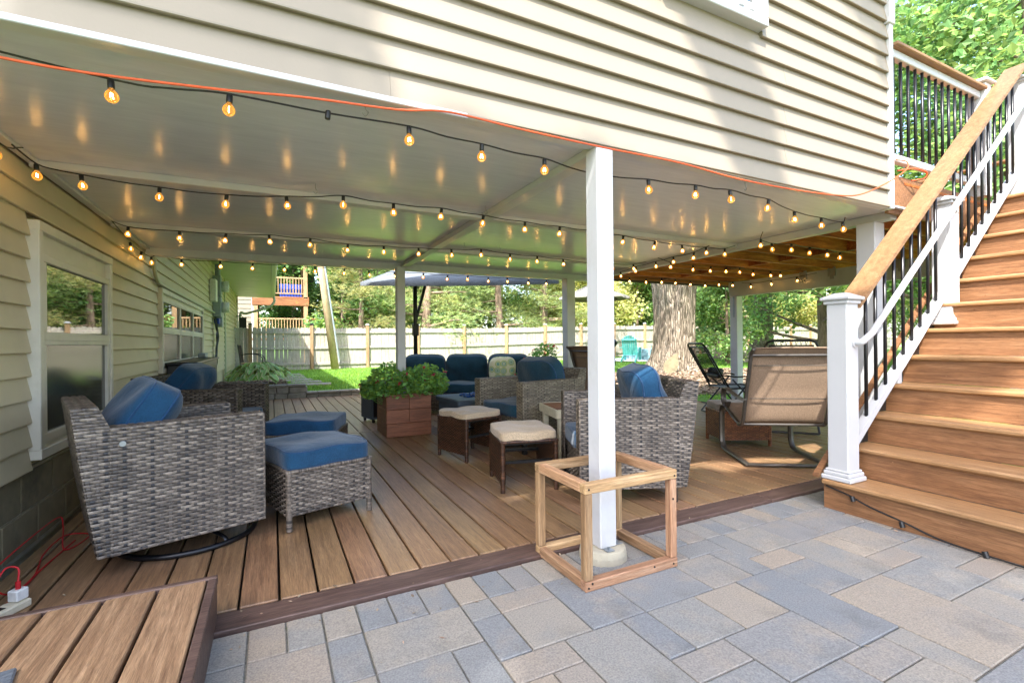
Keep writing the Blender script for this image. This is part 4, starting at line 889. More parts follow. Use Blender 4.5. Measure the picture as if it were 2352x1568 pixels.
def armchair(label, loc, fwd, Dp, W, ha, hb, hback, wm, fab, swivel=False, ta=.10, wk={}, bc_tilt=22, seat_z=.34, bc=True, group=None, lean=.13, feet=True, seed=1):
    o = thing('wicker_armchair', label, 'armchair', loc, math.atan2(fwd[1], fwd[0]), group); x0, x1, h = -Dp/2, Dp/2, W/2
    for s_ in (-1, 1):
        yo, yi = s_*h, s_*(h-ta)
        if s_ < 0: outer = [(x0, yo, hb), (x1, yo, hb), (x1, yo, ha), (x0, yo, ha)]; inner = [(x1-.0, yi, seat_z), (x0, yi, seat_z), (x0, yi, ha), (x1, yi, ha)]; fr_ = [(x1, yo, hb), (x1, yi, hb), (x1, yi, ha), (x1, yo, ha)]; tp = [(x0, yo, ha), (x1, yo, ha), (x1, yi, ha), (x0, yi, ha)]
        else: outer = [(x1, yo, hb), (x0, yo, hb), (x0, yo, ha), (x1, yo, ha)]; inner = [(x0, yi, seat_z), (x1, yi, seat_z), (x1, yi, ha), (x0, yi, ha)]; fr_ = [(x1, yi, hb), (x1, yo, hb), (x1, yo, ha), (x1, yi, ha)]; tp = [(x0, yi, ha), (x1, yi, ha), (x1, yo, ha), (x0, yo, ha)]
        a = wpanel('arm', [outer, inner, fr_, tp], wm, o, **wk)
        e = MB()
        for (p, q) in (((x1-.004, yo-s_*.005, hb), (x1-.004, yo-s_*.005, ha-.004)), ((x1-.004, yi+s_*.005, hb), (x1-.004, yi+s_*.005, ha-.004)), ((x0, yo-s_*.005, ha-.005), (x1, yo-s_*.005, ha-.005)), ((x0, yi+s_*.005, ha-.005), (x1, yi+s_*.005, ha-.005)), ((x0, yo-s_*.005, hb+.004), (x1, yo-s_*.005, hb+.004))): wrap_tube(e, [p, q], .0075)
        ob('edging', e.mesh('edging', True), wm, a)
    wpanel('seat_front', [[(x1-.02, -h+ta, hb), (x1-.02, h-ta, hb), (x1-.02, h-ta, seat_z), (x1-.02, -h+ta, seat_z)]], wm, o, **wk)
    xb0, xb1, xb2 = x0-.045, x0-.085, x0-.085-lean*.38; zm = ha*.55; th = .095; e_ = .002; xi = x0+.004
    q1 = [(xb0, h-e_, hb), (xb0, -h+e_, hb), (xb1, -h+e_, zm), (xb1, h-e_, zm)]; q2 = [(xb1, h-e_, zm), (xb1, -h+e_, zm), (xb2, -h+e_, hback), (xb2, h-e_, hback)]
    q3 = [(x0+.03, -h+ta, seat_z), (x0+.03, h-ta, seat_z), (xb2+th, h-.01, hback), (xb2+th, -h+.01, hback)]
    q4 = [(xb2, -h+e_, hback), (xb2+th, -h+e_, hback), (xb2+th, h-e_, hback), (xb2, h-e_, hback)]
    xa = xb1+(xb2-xb1)*(ha-zm)/(hback-zm)
    q5 = [(xa, -h+e_, ha), (xi, -h+e_, ha), (xb2+th, -h+e_, hback), (xb2, -h+e_, hback)]; q6 = [(xi, h-e_, ha), (xa, h-e_, ha), (xb2, h-e_, hback), (xb2+th, h-e_, hback)]
    q7 = [(xb1, -h+e_, zm), (xi, -h+e_, zm), (xi, -h+e_, ha), (xa, -h+e_, ha)]; q8 = [(xi, h-e_, zm), (xb1, h-e_, zm), (xa, h-e_, ha), (xi, h-e_, ha)]
    q9 = [(xb0, -h+e_, hb), (xi, -h+e_, hb), (xi, -h+e_, zm), (xb1, -h+e_, zm)]; q10 = [(xi, h-e_, hb), (xb0, h-e_, hb), (xb1, h-e_, zm), (xi, h-e_, zm)]
    wpanel('backrest', [q1, q2, q3, q4, q5, q6, q7, q8, q9, q10], wm, o, **wk)
    ob('seat_deck', MB().box(x0+.02, x1-.03, -h+ta+.003, h-ta-.003, seat_z-.05, seat_z-.005), 'w_back', o)
    sw, sd = W-2*ta-.01, Dp-.10
    c = ob('seat_cushion', cushion_mesh(sw, sd, .125, 9, .12, seed=seed), fab, o, (x1-sd/2+.005, 0, seat_z+.062)); piping(sw, sd, .125, .86, .005, 9, c, wob=.004, seed=seed)
    if bc:
        bw, bh_ = W-2*ta+.02, .47
        c = ob('back_cushion', cushion_mesh(bw, bh_, .19, 5, .35, wob=.008, seed=seed+5), fab, o, (x0+.155-.02, 0, seat_z+.125+bh_*.44), (0, R(-90+bc_tilt), 0)); piping(bw, bh_, .19, .62, .0055, 5, c, wob=.008, seed=seed+5)
    ob('bolt', MB().tube([(x0+.045, -h+.002, ha-.075), (x0+.045, -h-.008, ha-.075)], .013, 12), 'steel', o)
    if swivel:
        b = MB(); ring = [(.05+.325*math.cos(a), .325*math.sin(a), .017) for a in np.linspace(0, 2*np.pi, 40, endpoint=False)]
        b.tube(ring, .015, 8, closed=True); ob('base_ring', b.mesh('base_ring', True), 'black', o)
        sp__ = MB()
        for a in (20, 110, 200, 290): c_, s_ = math.cos(R(a)), math.sin(R(a)); sp__.tube(smooth_curve([(.05+.325*c_, .325*s_, .02), (.04+.29*c_, .29*s_, hb*.45), (.15*c_, .15*s_, hb*.8), (.02*c_, .02*s_, hb*.95)], 4), .014, 6, flat=(1, .5))
        ob('base_spokes', sp__, 'black', o); ob('swivel_plate', MB().box(-.15, .15, -.15, .15, hb-.012, hb+.004, .003), 'black', o)
    elif feet:
        for x in (x0+.04, x1-.035):
            for y in (-h+.03, h-.03): ob('foot', MB().box(x-.022, x+.022, y-.022, y+.022, 0, hb+.01, .003), 'black_plastic', o)
    return o
def unit(v): l = math.hypot(*v); return (v[0]/l, v[1]/l)
def chair_at(fr, fd, Dp, W):
    """centre from front-right corner"""
    fd = unit(fd); lf = (-fd[1], fd[0]); return (fr[0]-fd[0]*Dp/2+lf[0]*W/2, fr[1]-fd[1]*Dp/2+lf[1]*W/2, 0), fd
l, f = chair_at((-.04, 2.99), (.947, .32), .66, .74)
armchair('grey wicker swivel armchair with blue cushions, the one with the round black base showing', l, f, .66, .74, .70, .115, .80, 'w_grey', 'fab_blue', True, seed=1, bc_tilt=30)
l, f = chair_at((-.27, 4.71), (.943, -.33), .70, .72)
armchair('dark wicker armchair with blue back cushion in front of the triple window', l, f, .70, .72, .69, .10, .80, 'w_dark', 'fab_blue', False, seed=2)
l, f = chair_at((1.96, 4.82), (-.975, -.20), .74, .82)
armchair('olive grey wicker armchair with dark blue cushions beside the fire table', l, f, .74, .82, .685, .10, .79, 'w_olive', 'fab_teal', False, seed=3)
l, f = chair_at((2.045, 3.22), (-.925, .38), .68, .66)
armchair('grey wicker armchair with blue cushions behind the lumber frame', l, f, .68, .66, .69, .10, .80, 'w_grey', 'fab_blue', False, seed=4)

def ottoman(label, c, fd, a, b, hw, hc, wm, fab, skirt0=.09, legs=True, pip=True, cm='pip', wk={}, group=None, name='ottoman', open_side=False):
    """a along local x, b along local y; wicker to hw, cushion to hc"""
    o = thing(name, label, 'ottoman' if name == 'ottoman' else 'stool', (c[0], c[1], 0), math.atan2(fd[1], fd[0]), group); x, y = a/2, b/2
    sides = [[(x, -y, skirt0), (x, y, skirt0), (x, y, hw), (x, -y, hw)], [(-x, y, skirt0), (-x, -y, skirt0), (-x, -y, hw), (-x, y, hw)]]
    ends = [[(-x, -y, skirt0), (x, -y, skirt0), (x, -y, hw), (-x, -y, hw)], [(x, y, skirt0), (-x, y, skirt0), (-x, y, hw), (x, y, hw)]]
    if open_side:
        for q in sides: wpanel('side_panel', [q, [(p[0]*(1-.03/x), p[1]*-1+0, p[2]) for p in q]], wm, o, **wk)
        for s_ in (-1, 1): ob('stretcher', MB().box(-x+.01, x-.01, s_*(y-.05)-.012, s_*(y-.05)+.012, hw*.55, hw*.55+.02), 'black', o)
    else:
        for q in sides+ends: wpanel('side_panel', [q], wm, o, **wk)
    e = MB()
    for (p, q) in (((x, -y), (x, y)), ((x, y), (-x, y)), ((-x, y), (-x, -y)), ((-x, -y), (x, -y))): wrap_tube(e, [(p[0]*.985, p[1]*.985, hw), (q[0]*.985, q[1]*.985, hw)], .011)
    ob('top_edge', e.mesh('top_edge', True), wm, o)
    ob('top_deck', MB().box(-x+.01, x-.01, -y+.01, y-.01, hw-.02, hw+.002), 'w_back', o)
    for sx in (-1, 1):
        for sy in (-1, 1):
            m = MB(); wrap_tube(m, [(sx*(x-.012), sy*(y-.012), 0), (sx*(x-.012), sy*(y-.012), hw)], .017); ob('leg', m.mesh('leg', True), wm, o)
    t_ = hc-hw; cu = ob('cushion', cushion_mesh(b+.01, a+.01, t_, 9, .1, seed=int(c[0]*100) % 97), fab, o, (0, 0, hw+t_/2+.004))
    if pip: piping(b+.01, a+.01, t_, .84, .0045, 9, cu, cm, seed=int(c[0]*100) % 97)
    return o
ottoman('grey wicker ottoman with denim blue cushion beside the swivel armchair', (.235, 3.365), (.493, .16), .52, .55, .34, .455, 'w_grey', 'fab_blue', .085)
ottoman('denim blue cushioned ottoman farther in by the dark wicker armchair', (.27, 4.46), (.94, -.33), .54, .55, .34, .455, 'w_dark', 'fab_blue', .085)
bwk = dict(row=.012, stake=.022, amp=.0022)
ottoman('espresso wicker stool with beige cushion beside the planter', (1.68, 4.28), (.95, .26), .42, .46, .375, .435, 'w_brown', 'fab_beige', .06, pip=False, wk=bwk, name='wicker_stool', open_side=True)
ottoman('espresso wicker stool with beige cushion next to the lumber frame', (1.71, 3.26), (.96, -.24), .42, .48, .36, .43, 'w_brown', 'fab_beige', .06, pip=False, wk=bwk, name='wicker_stool', open_side=True)
ottoman('rust brown wicker cube with taupe cushion in front of the sling chair', (4.38, 3.46), (.88, -.47), .50, .42, .34, .42, 'w_rust', 'fab_grey', .06, pip=False, wk=bwk, name='wicker_stool')
ottoman('small brown wicker stool half hidden behind the grey armchair', (3.55, 3.62), (.93, -.36), .36, .36, .36, .42, 'w_brown', 'fab_grey', .06, pip=False, wk=bwk, name='wicker_stool')

# ------------------------------------------------------------------ sofa
so_dir = unit((-.42, -.91)); sf = thing('wicker_sofa', 'long wicker sofa with dark blue cushions under the umbrella', 'sofa', (2.74, 7.10, 0), math.atan2(so_dir[1], so_dir[0]))
W, Dp = 2.06, .78; h = W/2
wpanel('base', [[(Dp/2, -h, .06), (Dp/2, h, .06), (Dp/2, h, .31), (Dp/2, -h, .31)], [(-Dp/2, -h, .06), (Dp/2, -h, .06), (Dp/2, -h, .31), (-Dp/2, -h, .31)], [(Dp/2, h, .06), (-Dp/2, h, .06), (-Dp/2, h, .31), (Dp/2, h, .31)]], 'w_dark', sf)
wpanel('backrest', [[(-Dp/2+.02, h, .06), (-Dp/2+.02, -h, .06), (-Dp/2-.06, -h, .72), (-Dp/2-.06, h, .72)], [(-Dp/2+.09, -h, .3), (-Dp/2+.09, h, .3), (-Dp/2+.02, h, .72), (-Dp/2+.02, -h, .72)], [(-Dp/2-.06, -h, .72), (-Dp/2+.02, -h, .72), (-Dp/2+.02, h, .72), (-Dp/2-.06, h, .72)]], 'w_dark', sf)
for i in range(3):
    y = (i-1)*.675
    c = ob('seat_cushion', cushion_mesh(.67, .66, .14, 9, .12, seed=20+i), 'fab_teal', sf, (.055, y, .31+.072)); piping(.67, .66, .14, .84, .0045, 9, c, seed=20+i)
    c = ob('back_cushion', cushion_mesh(.67, .47, .2, 5, .35, wob=.008, seed=30+i), 'fab_teal', sf, (-.22, y, .645), (0, R(-72), R((i-1)*2))); piping(.67, .47, .2, .62, .0055, 5, c, wob=.008, seed=30+i)
for x in (-.33, .33):
    for y in (-.95, .95): ob('foot', MB().box(x-.02, x+.02, y-.02, y+.02, 0, .07, .003), 'black_plastic', sf)
tp = tag(ob('throw_pillow', cushion_mesh(.42, .42, .15, 3.6, .5, seed=44), 'medallion', None, (3.22, 6.78, .64), (0, R(-72), math.atan2(so_dir[1], so_dir[0])+R(8))), 'square throw pillow with teal and gold medallions on the sofa', 'pillow')

# ------------------------------------------------------------------ fire table with glass pebbles, tank cover
ft = thing('fire_table', 'low slate blue fire pit table with blue glass pebbles', 'fire table', (2.40, 5.62, 0), R(2))
ob('body', MB().box(-.47, .47, -.36, .36, .02, .33, .01), 'table_stone', ft)
ob('slab', MB().box(-.5, .5, -.39, .39, .331, .40, .012), 'table_stone', ft)
ob('handle_recess', MB().box(-.472, -.4705, -.08, .04, .235, .265), 'black_plastic', ft)
pb = MB()
for i in range(160):
    a, b = random.uniform(-.28, .28), random.uniform(-.13, .13); s_ = random.uniform(.012, .024)
    M_ = Matrix.Translation((a, b, .405+random.uniform(0, .02))) @ Matrix.Rotation(random.uniform(0, 3), 4, Vector((random.random()+.1, random.random(), random.random())).normalized())
    pb.box(-s_, s_, -s_*.7, s_*.7, -s_*.6, s_*.6, s_*.3, M_)
ob('glass_pebbles', pb, 'glass_pebble', ft, kind='stuff')
tk = thing('tank_cover', 'tall dark slate tank cover on casters behind the planter', 'tank cover', (1.33, 6.80, 0), R(12))
ob('body', MB().box(-.19, .19, -.19, .19, .05, .55, .01), 'table_stone', tk); ob('door', MB().box(-.165, .165, -.195, -.1905, .08, .52, .002), 'black', tk)
for x in (-.15, .15):
    for y in (-.15, .15): ob('caster', MB().tube([(x-.012, y, .025), (x+.012, y, .025)], .025, 12), 'black_plastic', tk)

# ------------------------------------------------------------------ side table
tb = thing('side_table', 'small cream side table with brown slatted top between two wicker armchairs', 'side table', (2.47, 3.64, 0), R(-14))
for i in range(5): ob('top_slat', MB().box(-.25, .25, -.25+.1*i+.003, -.15+.1*i-.003, .475, .495, .004), 'table_top', tb)
ob('apron', MB().box(-.26, .26, -.265, -.25, .42, .498, .004).box(-.26, .26, .25, .265, .42, .498, .004).box(-.275, -.2605, -.265, .265, .42, .498, .004).box(.2605, .275, -.265, .265, .42, .498, .004), 'cream_plastic', tb)
for x in (-.225, .225):
    for y in (-.225, .225): ob('leg', MB().box(x-.025, x+.025, y-.025, y+.025, 0, .472, .004), 'cream_plastic', tb)

# ------------------------------------------------------------------ planter with flowers
pl = thing('planter_box', 'square brown board planter set round the white post', 'planter', (1.41, 5.75, 0))
for r_ in range(3):
    z0, z1 = .004+.155*r_, .004+.155*(r_+1)-.004
    for s_ in (-1, 1):
        for (a, b) in ([(-.26, .26)] if r_ == 0 else [(-.26, -.001), (.001, .26)]): ob('board', MB().box(-(b-a)/2, (b-a)/2, -.012, .012, -(z1-z0)/2, (z1-z0)/2, .003), 'planter', pl, ((a+b)/2, s_*.262, (z0+z1)/2))
        ob('board', MB().box(-.245, .245, -.012, .012, -(z1-z0)/2, (z1-z0)/2, .003), 'planter' if s_ > 0 else 'table_top', pl, (s_*.248, 0, (z0+z1)/2), (0, 0, R(90)))
for s_ in (-1, 1):
    ob('rim_board', MB().box(-.28, .28, -.04, .04, 0, .02, .003), 'planter', pl, (0, s_*.24, .466)); ob('rim_board', MB().box(-.198, .198, -.04, .04, 0, .02, .003), 'planter', pl, (s_*.24, 0, .4665), (0, 0, R(90)))
ob('soil', MB().box(-.23, .23, -.23, .23, .3, .43), 'soil', pl)
def leaf_arr(C, size, up=.3, aspect=.55, fold=.25, spread=None):
    """leaf quads at centres C; returns V,T,tint"""
    n = len(C); d = rng.normal(size=(n, 3)); d[:, 2] = d[:, 2]*.5-.15; d /= np.linalg.norm(d, axis=1)[:, None]
    nr = rng.normal(size=(n, 3))*.6; nr[:, 2] += up*2.2; s_ = np.cross(d, nr); s_ /= np.linalg.norm(s_, axis=1)[:, None]+1e-9; nn = np.cross(s_, d)
    L = size*rng.uniform(.6, 1.25, n)[:, None]; w = L*aspect*.5
    V = np.stack([C-d*L*.5, C+s_*w+nn*w*fold, C+d*L*.5-nn*L*.08, C-s_*w+nn*w*fold], 1)
    T = (np.arange(n)*4)[:, None, None]+np.array([[0, 1, 2], [0, 2, 3]])[None]
    return V.reshape(-1, 3), T.reshape(-1, 3), np.repeat(rng.random(n), 4)
def bush(label, name, cat, loc, lobes, nleaf, size, mat, petals=0, pot=None, stems=40, petalsize=.035):
    o = thing(name, label, cat, loc); C = []
    per = [max(.05, l[3]*l[4]) for l in lobes]; per = np.array(per)/sum(per); P_ = []
    for (cx, cy, cz, rx, rz_), p in zip(lobes, per):
        n = int(nleaf*p); d = rng.normal(size=(n, 3)); d /= np.linalg.norm(d, axis=1)[:, None]; r_ = rng.uniform(.35, 1.05, n)[:, None]**.6
        C.append(np.array([cx, cy, cz])+d*r_*np.array([rx, rx, rz_])); 
        k = int(petals*p); d = rng.normal(size=(k, 3)); d[:, 2] = np.abs(d[:, 2])*.8; d /= np.linalg.norm(d, axis=1)[:, None]; P_.append(np.array([cx, cy, cz])+d*np.array([rx, rx, rz_])*1.04)
    C = np.concatenate(C); m = MB(); V, T, ti = leaf_arr(C, size); m.add(V, None, T, ti); ob('foliage', m, mat, o, kind='stuff')
    s_ = MB()
    for i in range(stems):
        c = C[rng.integers(len(C))]; b = np.array([c[0]*.25, c[1]*.25, min(l[2] for l in lobes)*.55]); s_.tube([b, (b+c)/2+rng.normal(0, .02, 3), c], [.004, .003, .0015], 4, cap=False)
    ob('stems', s_, 'leaf_plant', o, kind='stuff')
    if petals:
        P_ = np.concatenate(P_)
        for k, c in enumerate(P_):
            f = MB(); V, T, ti = leaf_arr(np.repeat(c[None], 7, 0)+rng.normal(0, .008, (7, 3)), petalsize, .6, .8); f.add(V, None, T, ti); ob('blossom', f, 'petal', o)
    return o
bush('leafy pink-flowered impatiens filling the brown planter', 'flowering_plant', 'flowers', (1.41, 5.74, 0), [(-.24, -.16, .62, .24, .19), (.22, -.2, .64, .26, .2), (-.1, .18, .64, .26, .2), (.26, .14, .62, .24, .18), (0, -.26, .60, .26, .17), (-.38, -.05, .55, .14, .13), (.38, -.08, .57, .15, .13)], 3000, .062, 'leaf_plant', 30)
bush('tall green bush with small red flowers beyond the olive armchair', 'flowering_bush', 'bush', (3.62, 6.35, 0), [(0, 0, .62, .28, .3), (.1, -.05, .88, .2, .18), (-.12, .05, .45, .25, .25)], 1600, .06, 'leaf_plant', 26, stems=30, petalsize=.03)
tag(ob('flower_pot', MB().lathe([(0, .0), (.13, 0), (.17, .24), (.185, .26), (.17, .27), (.155, .22), (0, .22)], 20), 'planter', None, (3.62, 6.35, .002)), 'round brown pot under the tall green bush', 'pot')
# hostas
ho = thing('hosta_plant', 'variegated hosta clump growing above the block retaining wall', 'plant', (-.25, 11.6, .2))
hm, he = MB(), MB()
for i in range(210):
    a = random.uniform(0, 6.28); r0 = random.uniform(0, .75); cx, cy = .62*r0*math.cos(a), .95*r0*math.sin(a); L = random.uniform(.16, .26); w = L*.3; zt = .38*(1-r0*r0*.8)+random.uniform(-.05, .08); dr = random.uniform(.05, .14)
    ca, sa = math.cos(a+random.uniform(-.5, .5)), math.sin(a+random.uniform(-.5, .5)); base = np.array([cx, cy, zt]); d = np.array([ca, sa, 0]); s_ = np.array([-sa, ca, 0])
    pts = [base, base+d*L*.35+np.array([0, 0, .03]), base+d*L*.75-np.array([0, 0, dr*.4]), base+d*L-np.array([0, 0, dr])]; ws = [.2*w, w, .75*w, .02*w]; ti = random.random()
    for mb_, k0_, k1_, lift in ((he, 0, 1.0, 0), (hm, 0, .68, .004)):
        V = [];
        for p, q in zip(pts, ws): V += [p-s_*q*k1_+np.array([0, 0, .012+lift]), p+np.array([0, 0, lift]), p+s_*q*k1_+np.array([0, 0, .012+lift])]
        mb_.add(V, [[3*j+k, 3*j+k+1, 3*j+k+4, 3*j+k+3] for j in range(3) for k in range(2)], None, ti)
ob('leaf_edges', he, 'leaf_hosta_edge', ho, kind='stuff'); ob('leaf_blades', hm, 'leaf_hosta', ho, kind='stuff')

# ------------------------------------------------------------------ spring (sling) chairs
def sling_chair(label, loc, fwd, fabric='sling', back_h=1.0):
    o = thing('sling_chair', label, 'chair', loc, math.atan2(fwd[1], fwd[0])); w = .32; W_ = .335
    ob('base_bar', MB().tube([(0, -w, .018), (0, w, .018)], .016, 10).mesh('base_bar', True), 'metal_bronze', o)
    for s_ in (-1, 1):
        P = smooth_curve([(0, s_*w, .02), (.3, s_*w, .02), (.58, s_*w, .02), (.66, s_*w, .05), (.69, s_*w, .13), (.69, s_*w, .3), (.67, s_*w, .40), (.60, s_*w, .445), (.5, s_*w, .43), (.36, s_*w, .375), (.18, s_*w, .335)], 5)
        ob('spring_leg', MB().tube(P, .021, 8, flat=(1.25, .6)), 'metal_bronze', o)
        P = smooth_curve([(.18, s_*W_, .33), (.08, s_*W_, .36), (.02, s_*W_, .52), (-.05, s_*W_, .72), (-.1, s_*W_, .86), (-.13, s_*W_, .95), (-.19, s_*W_, back_h)], 5)
        ob('back_frame', MB().tube(P, .016, 8).mesh('back_frame', True), 'metal_bronze', o)
        P = smooth_curve([(-.02, s_*(W_+.02), .57), (.12, s_*(W_+.02), .575), (.28, s_*(W_+.02), .60), (.42, s_*(W_+.02), .625), (.50, s_*(W_+.02), .60), (.52, s_*(W_+.02), .53), (.48, s_*(W_+.02), .47), (.42, s_*(W_+.02), .46), (.38, s_*(W_+.02), .50)], 5)
        ob('armrest', MB().tube(P, .02, 8, flat=(1.3, .45)), 'metal_bronze', o)
    for (x, z_) in ((.09, .345), (-.135, .945)): ob('cross_bar', MB().tube([(x, -W_, z_), (x, W_, z_)], .011, 8), 'metal_bronze', o)
    side = smooth_curve([(.58, .455), (.4, .405), (.2, .35), (.10, .355), (.04, .50), (-.03, .70), (-.09, .86), (-.125, .95), (-.175, back_h)], 5)
    def sling(name, pts):
        n = len(pts); ys_ = np.linspace(-W_+.015, W_-.015, 9); V = []; T_ = .022
        tg = np.gradient(pts, axis=0); nn = np.stack([-tg[:, 1], tg[:, 0]], 1); nn /= np.linalg.norm(nn, axis=1)[:, None]
        for sgn in (1, -1):
            for i in range(n):
                for y in ys_:
                    k = math.sqrt(max(0, 1-(y/(W_))**2)); pz_ = .5+.5*abs(math.sin(math.pi*i*3/(n-1))); off = sgn*T_*.5*pz_-.012*k
                    V.append([pts[i, 0]+nn[i, 0]*off, y, pts[i, 1]+nn[i, 1]*off])
        Q = []; m_ = len(ys_)
        for s2 in range(2):
            for i in range(n-1):
                for k in range(m_-1):
                    a = s2*n*m_+i*m_+k; f = [a, a+1, a+m_+1, a+m_]; Q.append(f if s2 else f[::-1])
        for i in range(n-1):
            for k in (0, m_-1): a = i*m_+k; b = n*m_+a; Q.append([a, a+m_, b+m_, b])
        for k in range(m_-1):
            for i in (0, n-1): a = i*m_+k; b = n*m_+a; Q.append([a, a+1, b+1, b])
        mb_ = MB(); mb_.add(V, Q); ob(name, mb_.mesh(name, True), fabric, o)
    sling('seat', side[:16]); sling('backrest', side[15:])
    bk_ = side[15:]
    for u_ in (.30, .62):
        i_ = int(u_*(len(bk_)-1)); ob('seam', MB().tube([(bk_[i_, 0]-.018, y_, bk_[i_, 1]) for y_ in np.linspace(-W_+.03, W_-.03, 5)], .004, 5), 'metal_bronze', o)
    return o
sling_chair('taupe padded sling chair on a curved bronze frame beside the stair newel', (3.86, 2.56, .002), unit((.55, .84)))
sling_chair('taupe padded sling chair standing behind the white post past the armchairs', (3.72, 5.05, .002), unit((.97, .1)), back_h=1.0)

# ------------------------------------------------------------------ reclining mesh chairs
def recliner(label, loc, fwd, tilt=28):
    o = thing('reclining_chair', label, 'recliner', loc, math.atan2(fwd[1], fwd[0])); w = .27
    def bk(u, y, off=0): a = R(tilt); return (-.02-u*math.sin(a)+off*math.cos(a), y, .40+u*math.cos(a)+off*math.sin(a))
    P = [bk(0, -w)]+[bk(.62, -w)]+[bk(.70, -w+.04), bk(.72, -w+.09)]+[bk(.72, w-.09), bk(.70, w-.04)]+[bk(.62, w), bk(0, w)]
    ob('back_frame', MB().tube(P, .0135, 8).mesh('back_frame', True), 'black', o)
    P = [bk(.06, -w+.06), bk(.66, -w+.06), bk(.66, w-.06), bk(.06, w-.06)]
    ob('inner_frame', MB().tube(P, .011, 8, closed=True), 'black', o)
    m = MB(); m.box(-.004, .004, -w+.06, w-.06, .06, .66); V = np.concatenate(m.v); V2 = np.array([bk(p[2], p[1], p[0]) for p in V]); mm_ = MB(); mm_.add(V2, m.q[0]); ob('back_mesh', mm_, 'sling_open', o)
    lace = MB()
    for s_ in (-1, 1):
        for i in range(22):
            u = .05+.58*i/21; lace.tube([bk(u, s_*w), bk(u+.014*(1 if i % 2 else -1), s_*(w-.06))], .0028, 4, cap=False)
    for i in range(16): y = -w+.09+(2*w-.18)*i/15; lace.tube([bk(.72, y), bk(.66, y+.012*(1 if i % 2 else -1))], .0028, 4, cap=False)
    ob('lacing', lace, 'black_plastic', o)
    sm_ = MB().box(-.02, .46, -w+.05, w-.05, .385, .393); ob('seat_mesh', sm_, 'fab_teal', o)
    ob('seat_frame', MB().tube([(-.03, -w, .39), (.48, -w, .40), (.48, w, .40), (-.03, w, .39)], .0125, 8), 'black', o)
    ob('foot_rest', MB().box(.49, .82, -w+.05, w-.05, .33, .338), 'sling_open', o); ob('foot_frame', MB().tube([(.48, -w, .40), (.84, -w, .33), (.84, w, .33), (.48, w, .40)], .012, 8), 'black', o)
    for s_ in (-1, 1):
        ob('leg', MB().tube([(-.14, s_*(w+.02), .02), (.16, s_*(w+.02), .36), (.30, s_*(w+.02), .52)], .012, 8), 'black', o); ob('leg', MB().tube([(.46, s_*(w+.02), .02), (.2, s_*(w+.02), .34), (.02, s_*(w+.02), .52)], .012, 8), 'black', o)
        ob('armrest', MB().tube(smooth_curve([(-.12, s_*(w+.02), .58), (.1, s_*(w+.02), .555), (.28, s_*(w+.02), .565), (.38, s_*(w+.02), .545)], 4), .024, 8, flat=(1.1, .45)), 'black_plastic', o)
    for x in (-.14, .46): ob('floor_bar', MB().tube([(x, -w-.02, .016), (x, w+.02, .016)], .013, 8), 'black', o)
    pw = ob('head_pillow', cushion_mesh(.36, .15, .07, 5, .3, seed=60), 'black_plastic', o, bk(.2, 0, .05), (0, R(-90+tilt), 0))
    return o
recliner('black reclining chair with see-through mesh back in front of the big tree', (5.80, 4.86, .002), unit((.93, -.36)), 30)
recliner('black reclining chair with mesh back behind the taupe sling chair', (5.35, 3.55, .002), unit((.75, .66)), 24)
# black cabinet by wall
cb = thing('storage_cabinet', 'glossy black outdoor cabinet against the siding under the triple window', 'cabinet', (-.96, 8.0, 0))
ob('body', MB().box(-.14, .14, -1.2, 1.35, .03, .84, .01), 'black', cb); ob('lid', MB().box(-.16, .17, -1.22, 1.37, .8405, .87, .008), 'black', cb); ob('base', MB().box(-.12, .12, -1.15, 1.3, 0, .03), 'black_plastic', cb)
ob('panel', MB().box(.1405, .148, -1.1, 1.25, .08, .80, .003), 'black', cb)
rg = tag(ob('router_box', MB().box(-.05, .05, -.16, .16, 0, .07, .01), 'grey_box', None, (-.98, 9.0, .872)), 'small grey box sitting on top of the black cabinet', 'box')

# ------------------------------------------------------------------ wall equipment
em_ = thing('electric_meter', 'grey electric meter boxes with two white round covers on the siding', 'electric meter', (XW, 12.4, 2.1))
for i, z0 in enumerate((0.04, -.42)):
    b = ob('enclosure', MB().box(.003, .16, -.2, .2, z0, z0+.44, .01), 'grey_box', em_)
    ob('meter_cover', MB().tube([(.16, .02, z0+.22), (.30, .02, z0+.22)], .12, 20).mesh('meter_cover', True), 'white_plastic', em_)
ob('side_box', MB().box(.003, .12, -.75, -.42, -.12, .34, .01), 'white_plastic', em_)
ob('lower_box', MB().box(.003, .13, .45, .8, -.62, -.25, .01), 'grey_box', em_); ob('lower_box', MB().box(.003, .1, .1, .4, -.56, -.44, .01), 'blue_plastic', em_)
ob('riser_pipe', MB().tube([(.09, 0, .48), (.09, 0, .75)], .055, 12), 'grey_box', em_)
cdt = smooth_curve([(XW+.03, 6.3, 2.0), (XW+.03, 6.32, 1.86), (XW+.035, 6.42, 1.79), (XW+.035, 6.7, 1.765), (XW+.035, 9, 1.765), (XW+.035, 12.2, 1.765)], 5)
tag(ob('conduit_pipe', MB().tube(cdt-np.array([XW, 6.3, 1.8]), .02, 8), 'gutter', None, (XW, 6.3, 1.8)), 'thin painted conduit bending along the siding above the triple window', 'pipe')
cbm = thing('cable_bundle', 'tangled black cables hanging down the siding below the meters', 'cables', (XW+.04, 12.3, 1.6))
for i in range(11):
    P = [(0, random.uniform(-.1, .1), .1), (.03, random.uniform(-.2, .25), -.15), (.04, random.uniform(-.25, .3), -.35), (.02, random.uniform(-.15, .2), -.6), (.01, random.uniform(-.25, .3), -.9), (.0, random.uniform(-.2, .2), -1.05)]
    ob('cable', MB().tube(smooth_curve(P, 5), .011, 5), 'black_plastic', cbm)
wl_ = thing('wall_lantern', 'black wall lantern on the far end of the house', 'lantern', (XW+.02, 19.4, 1.95))
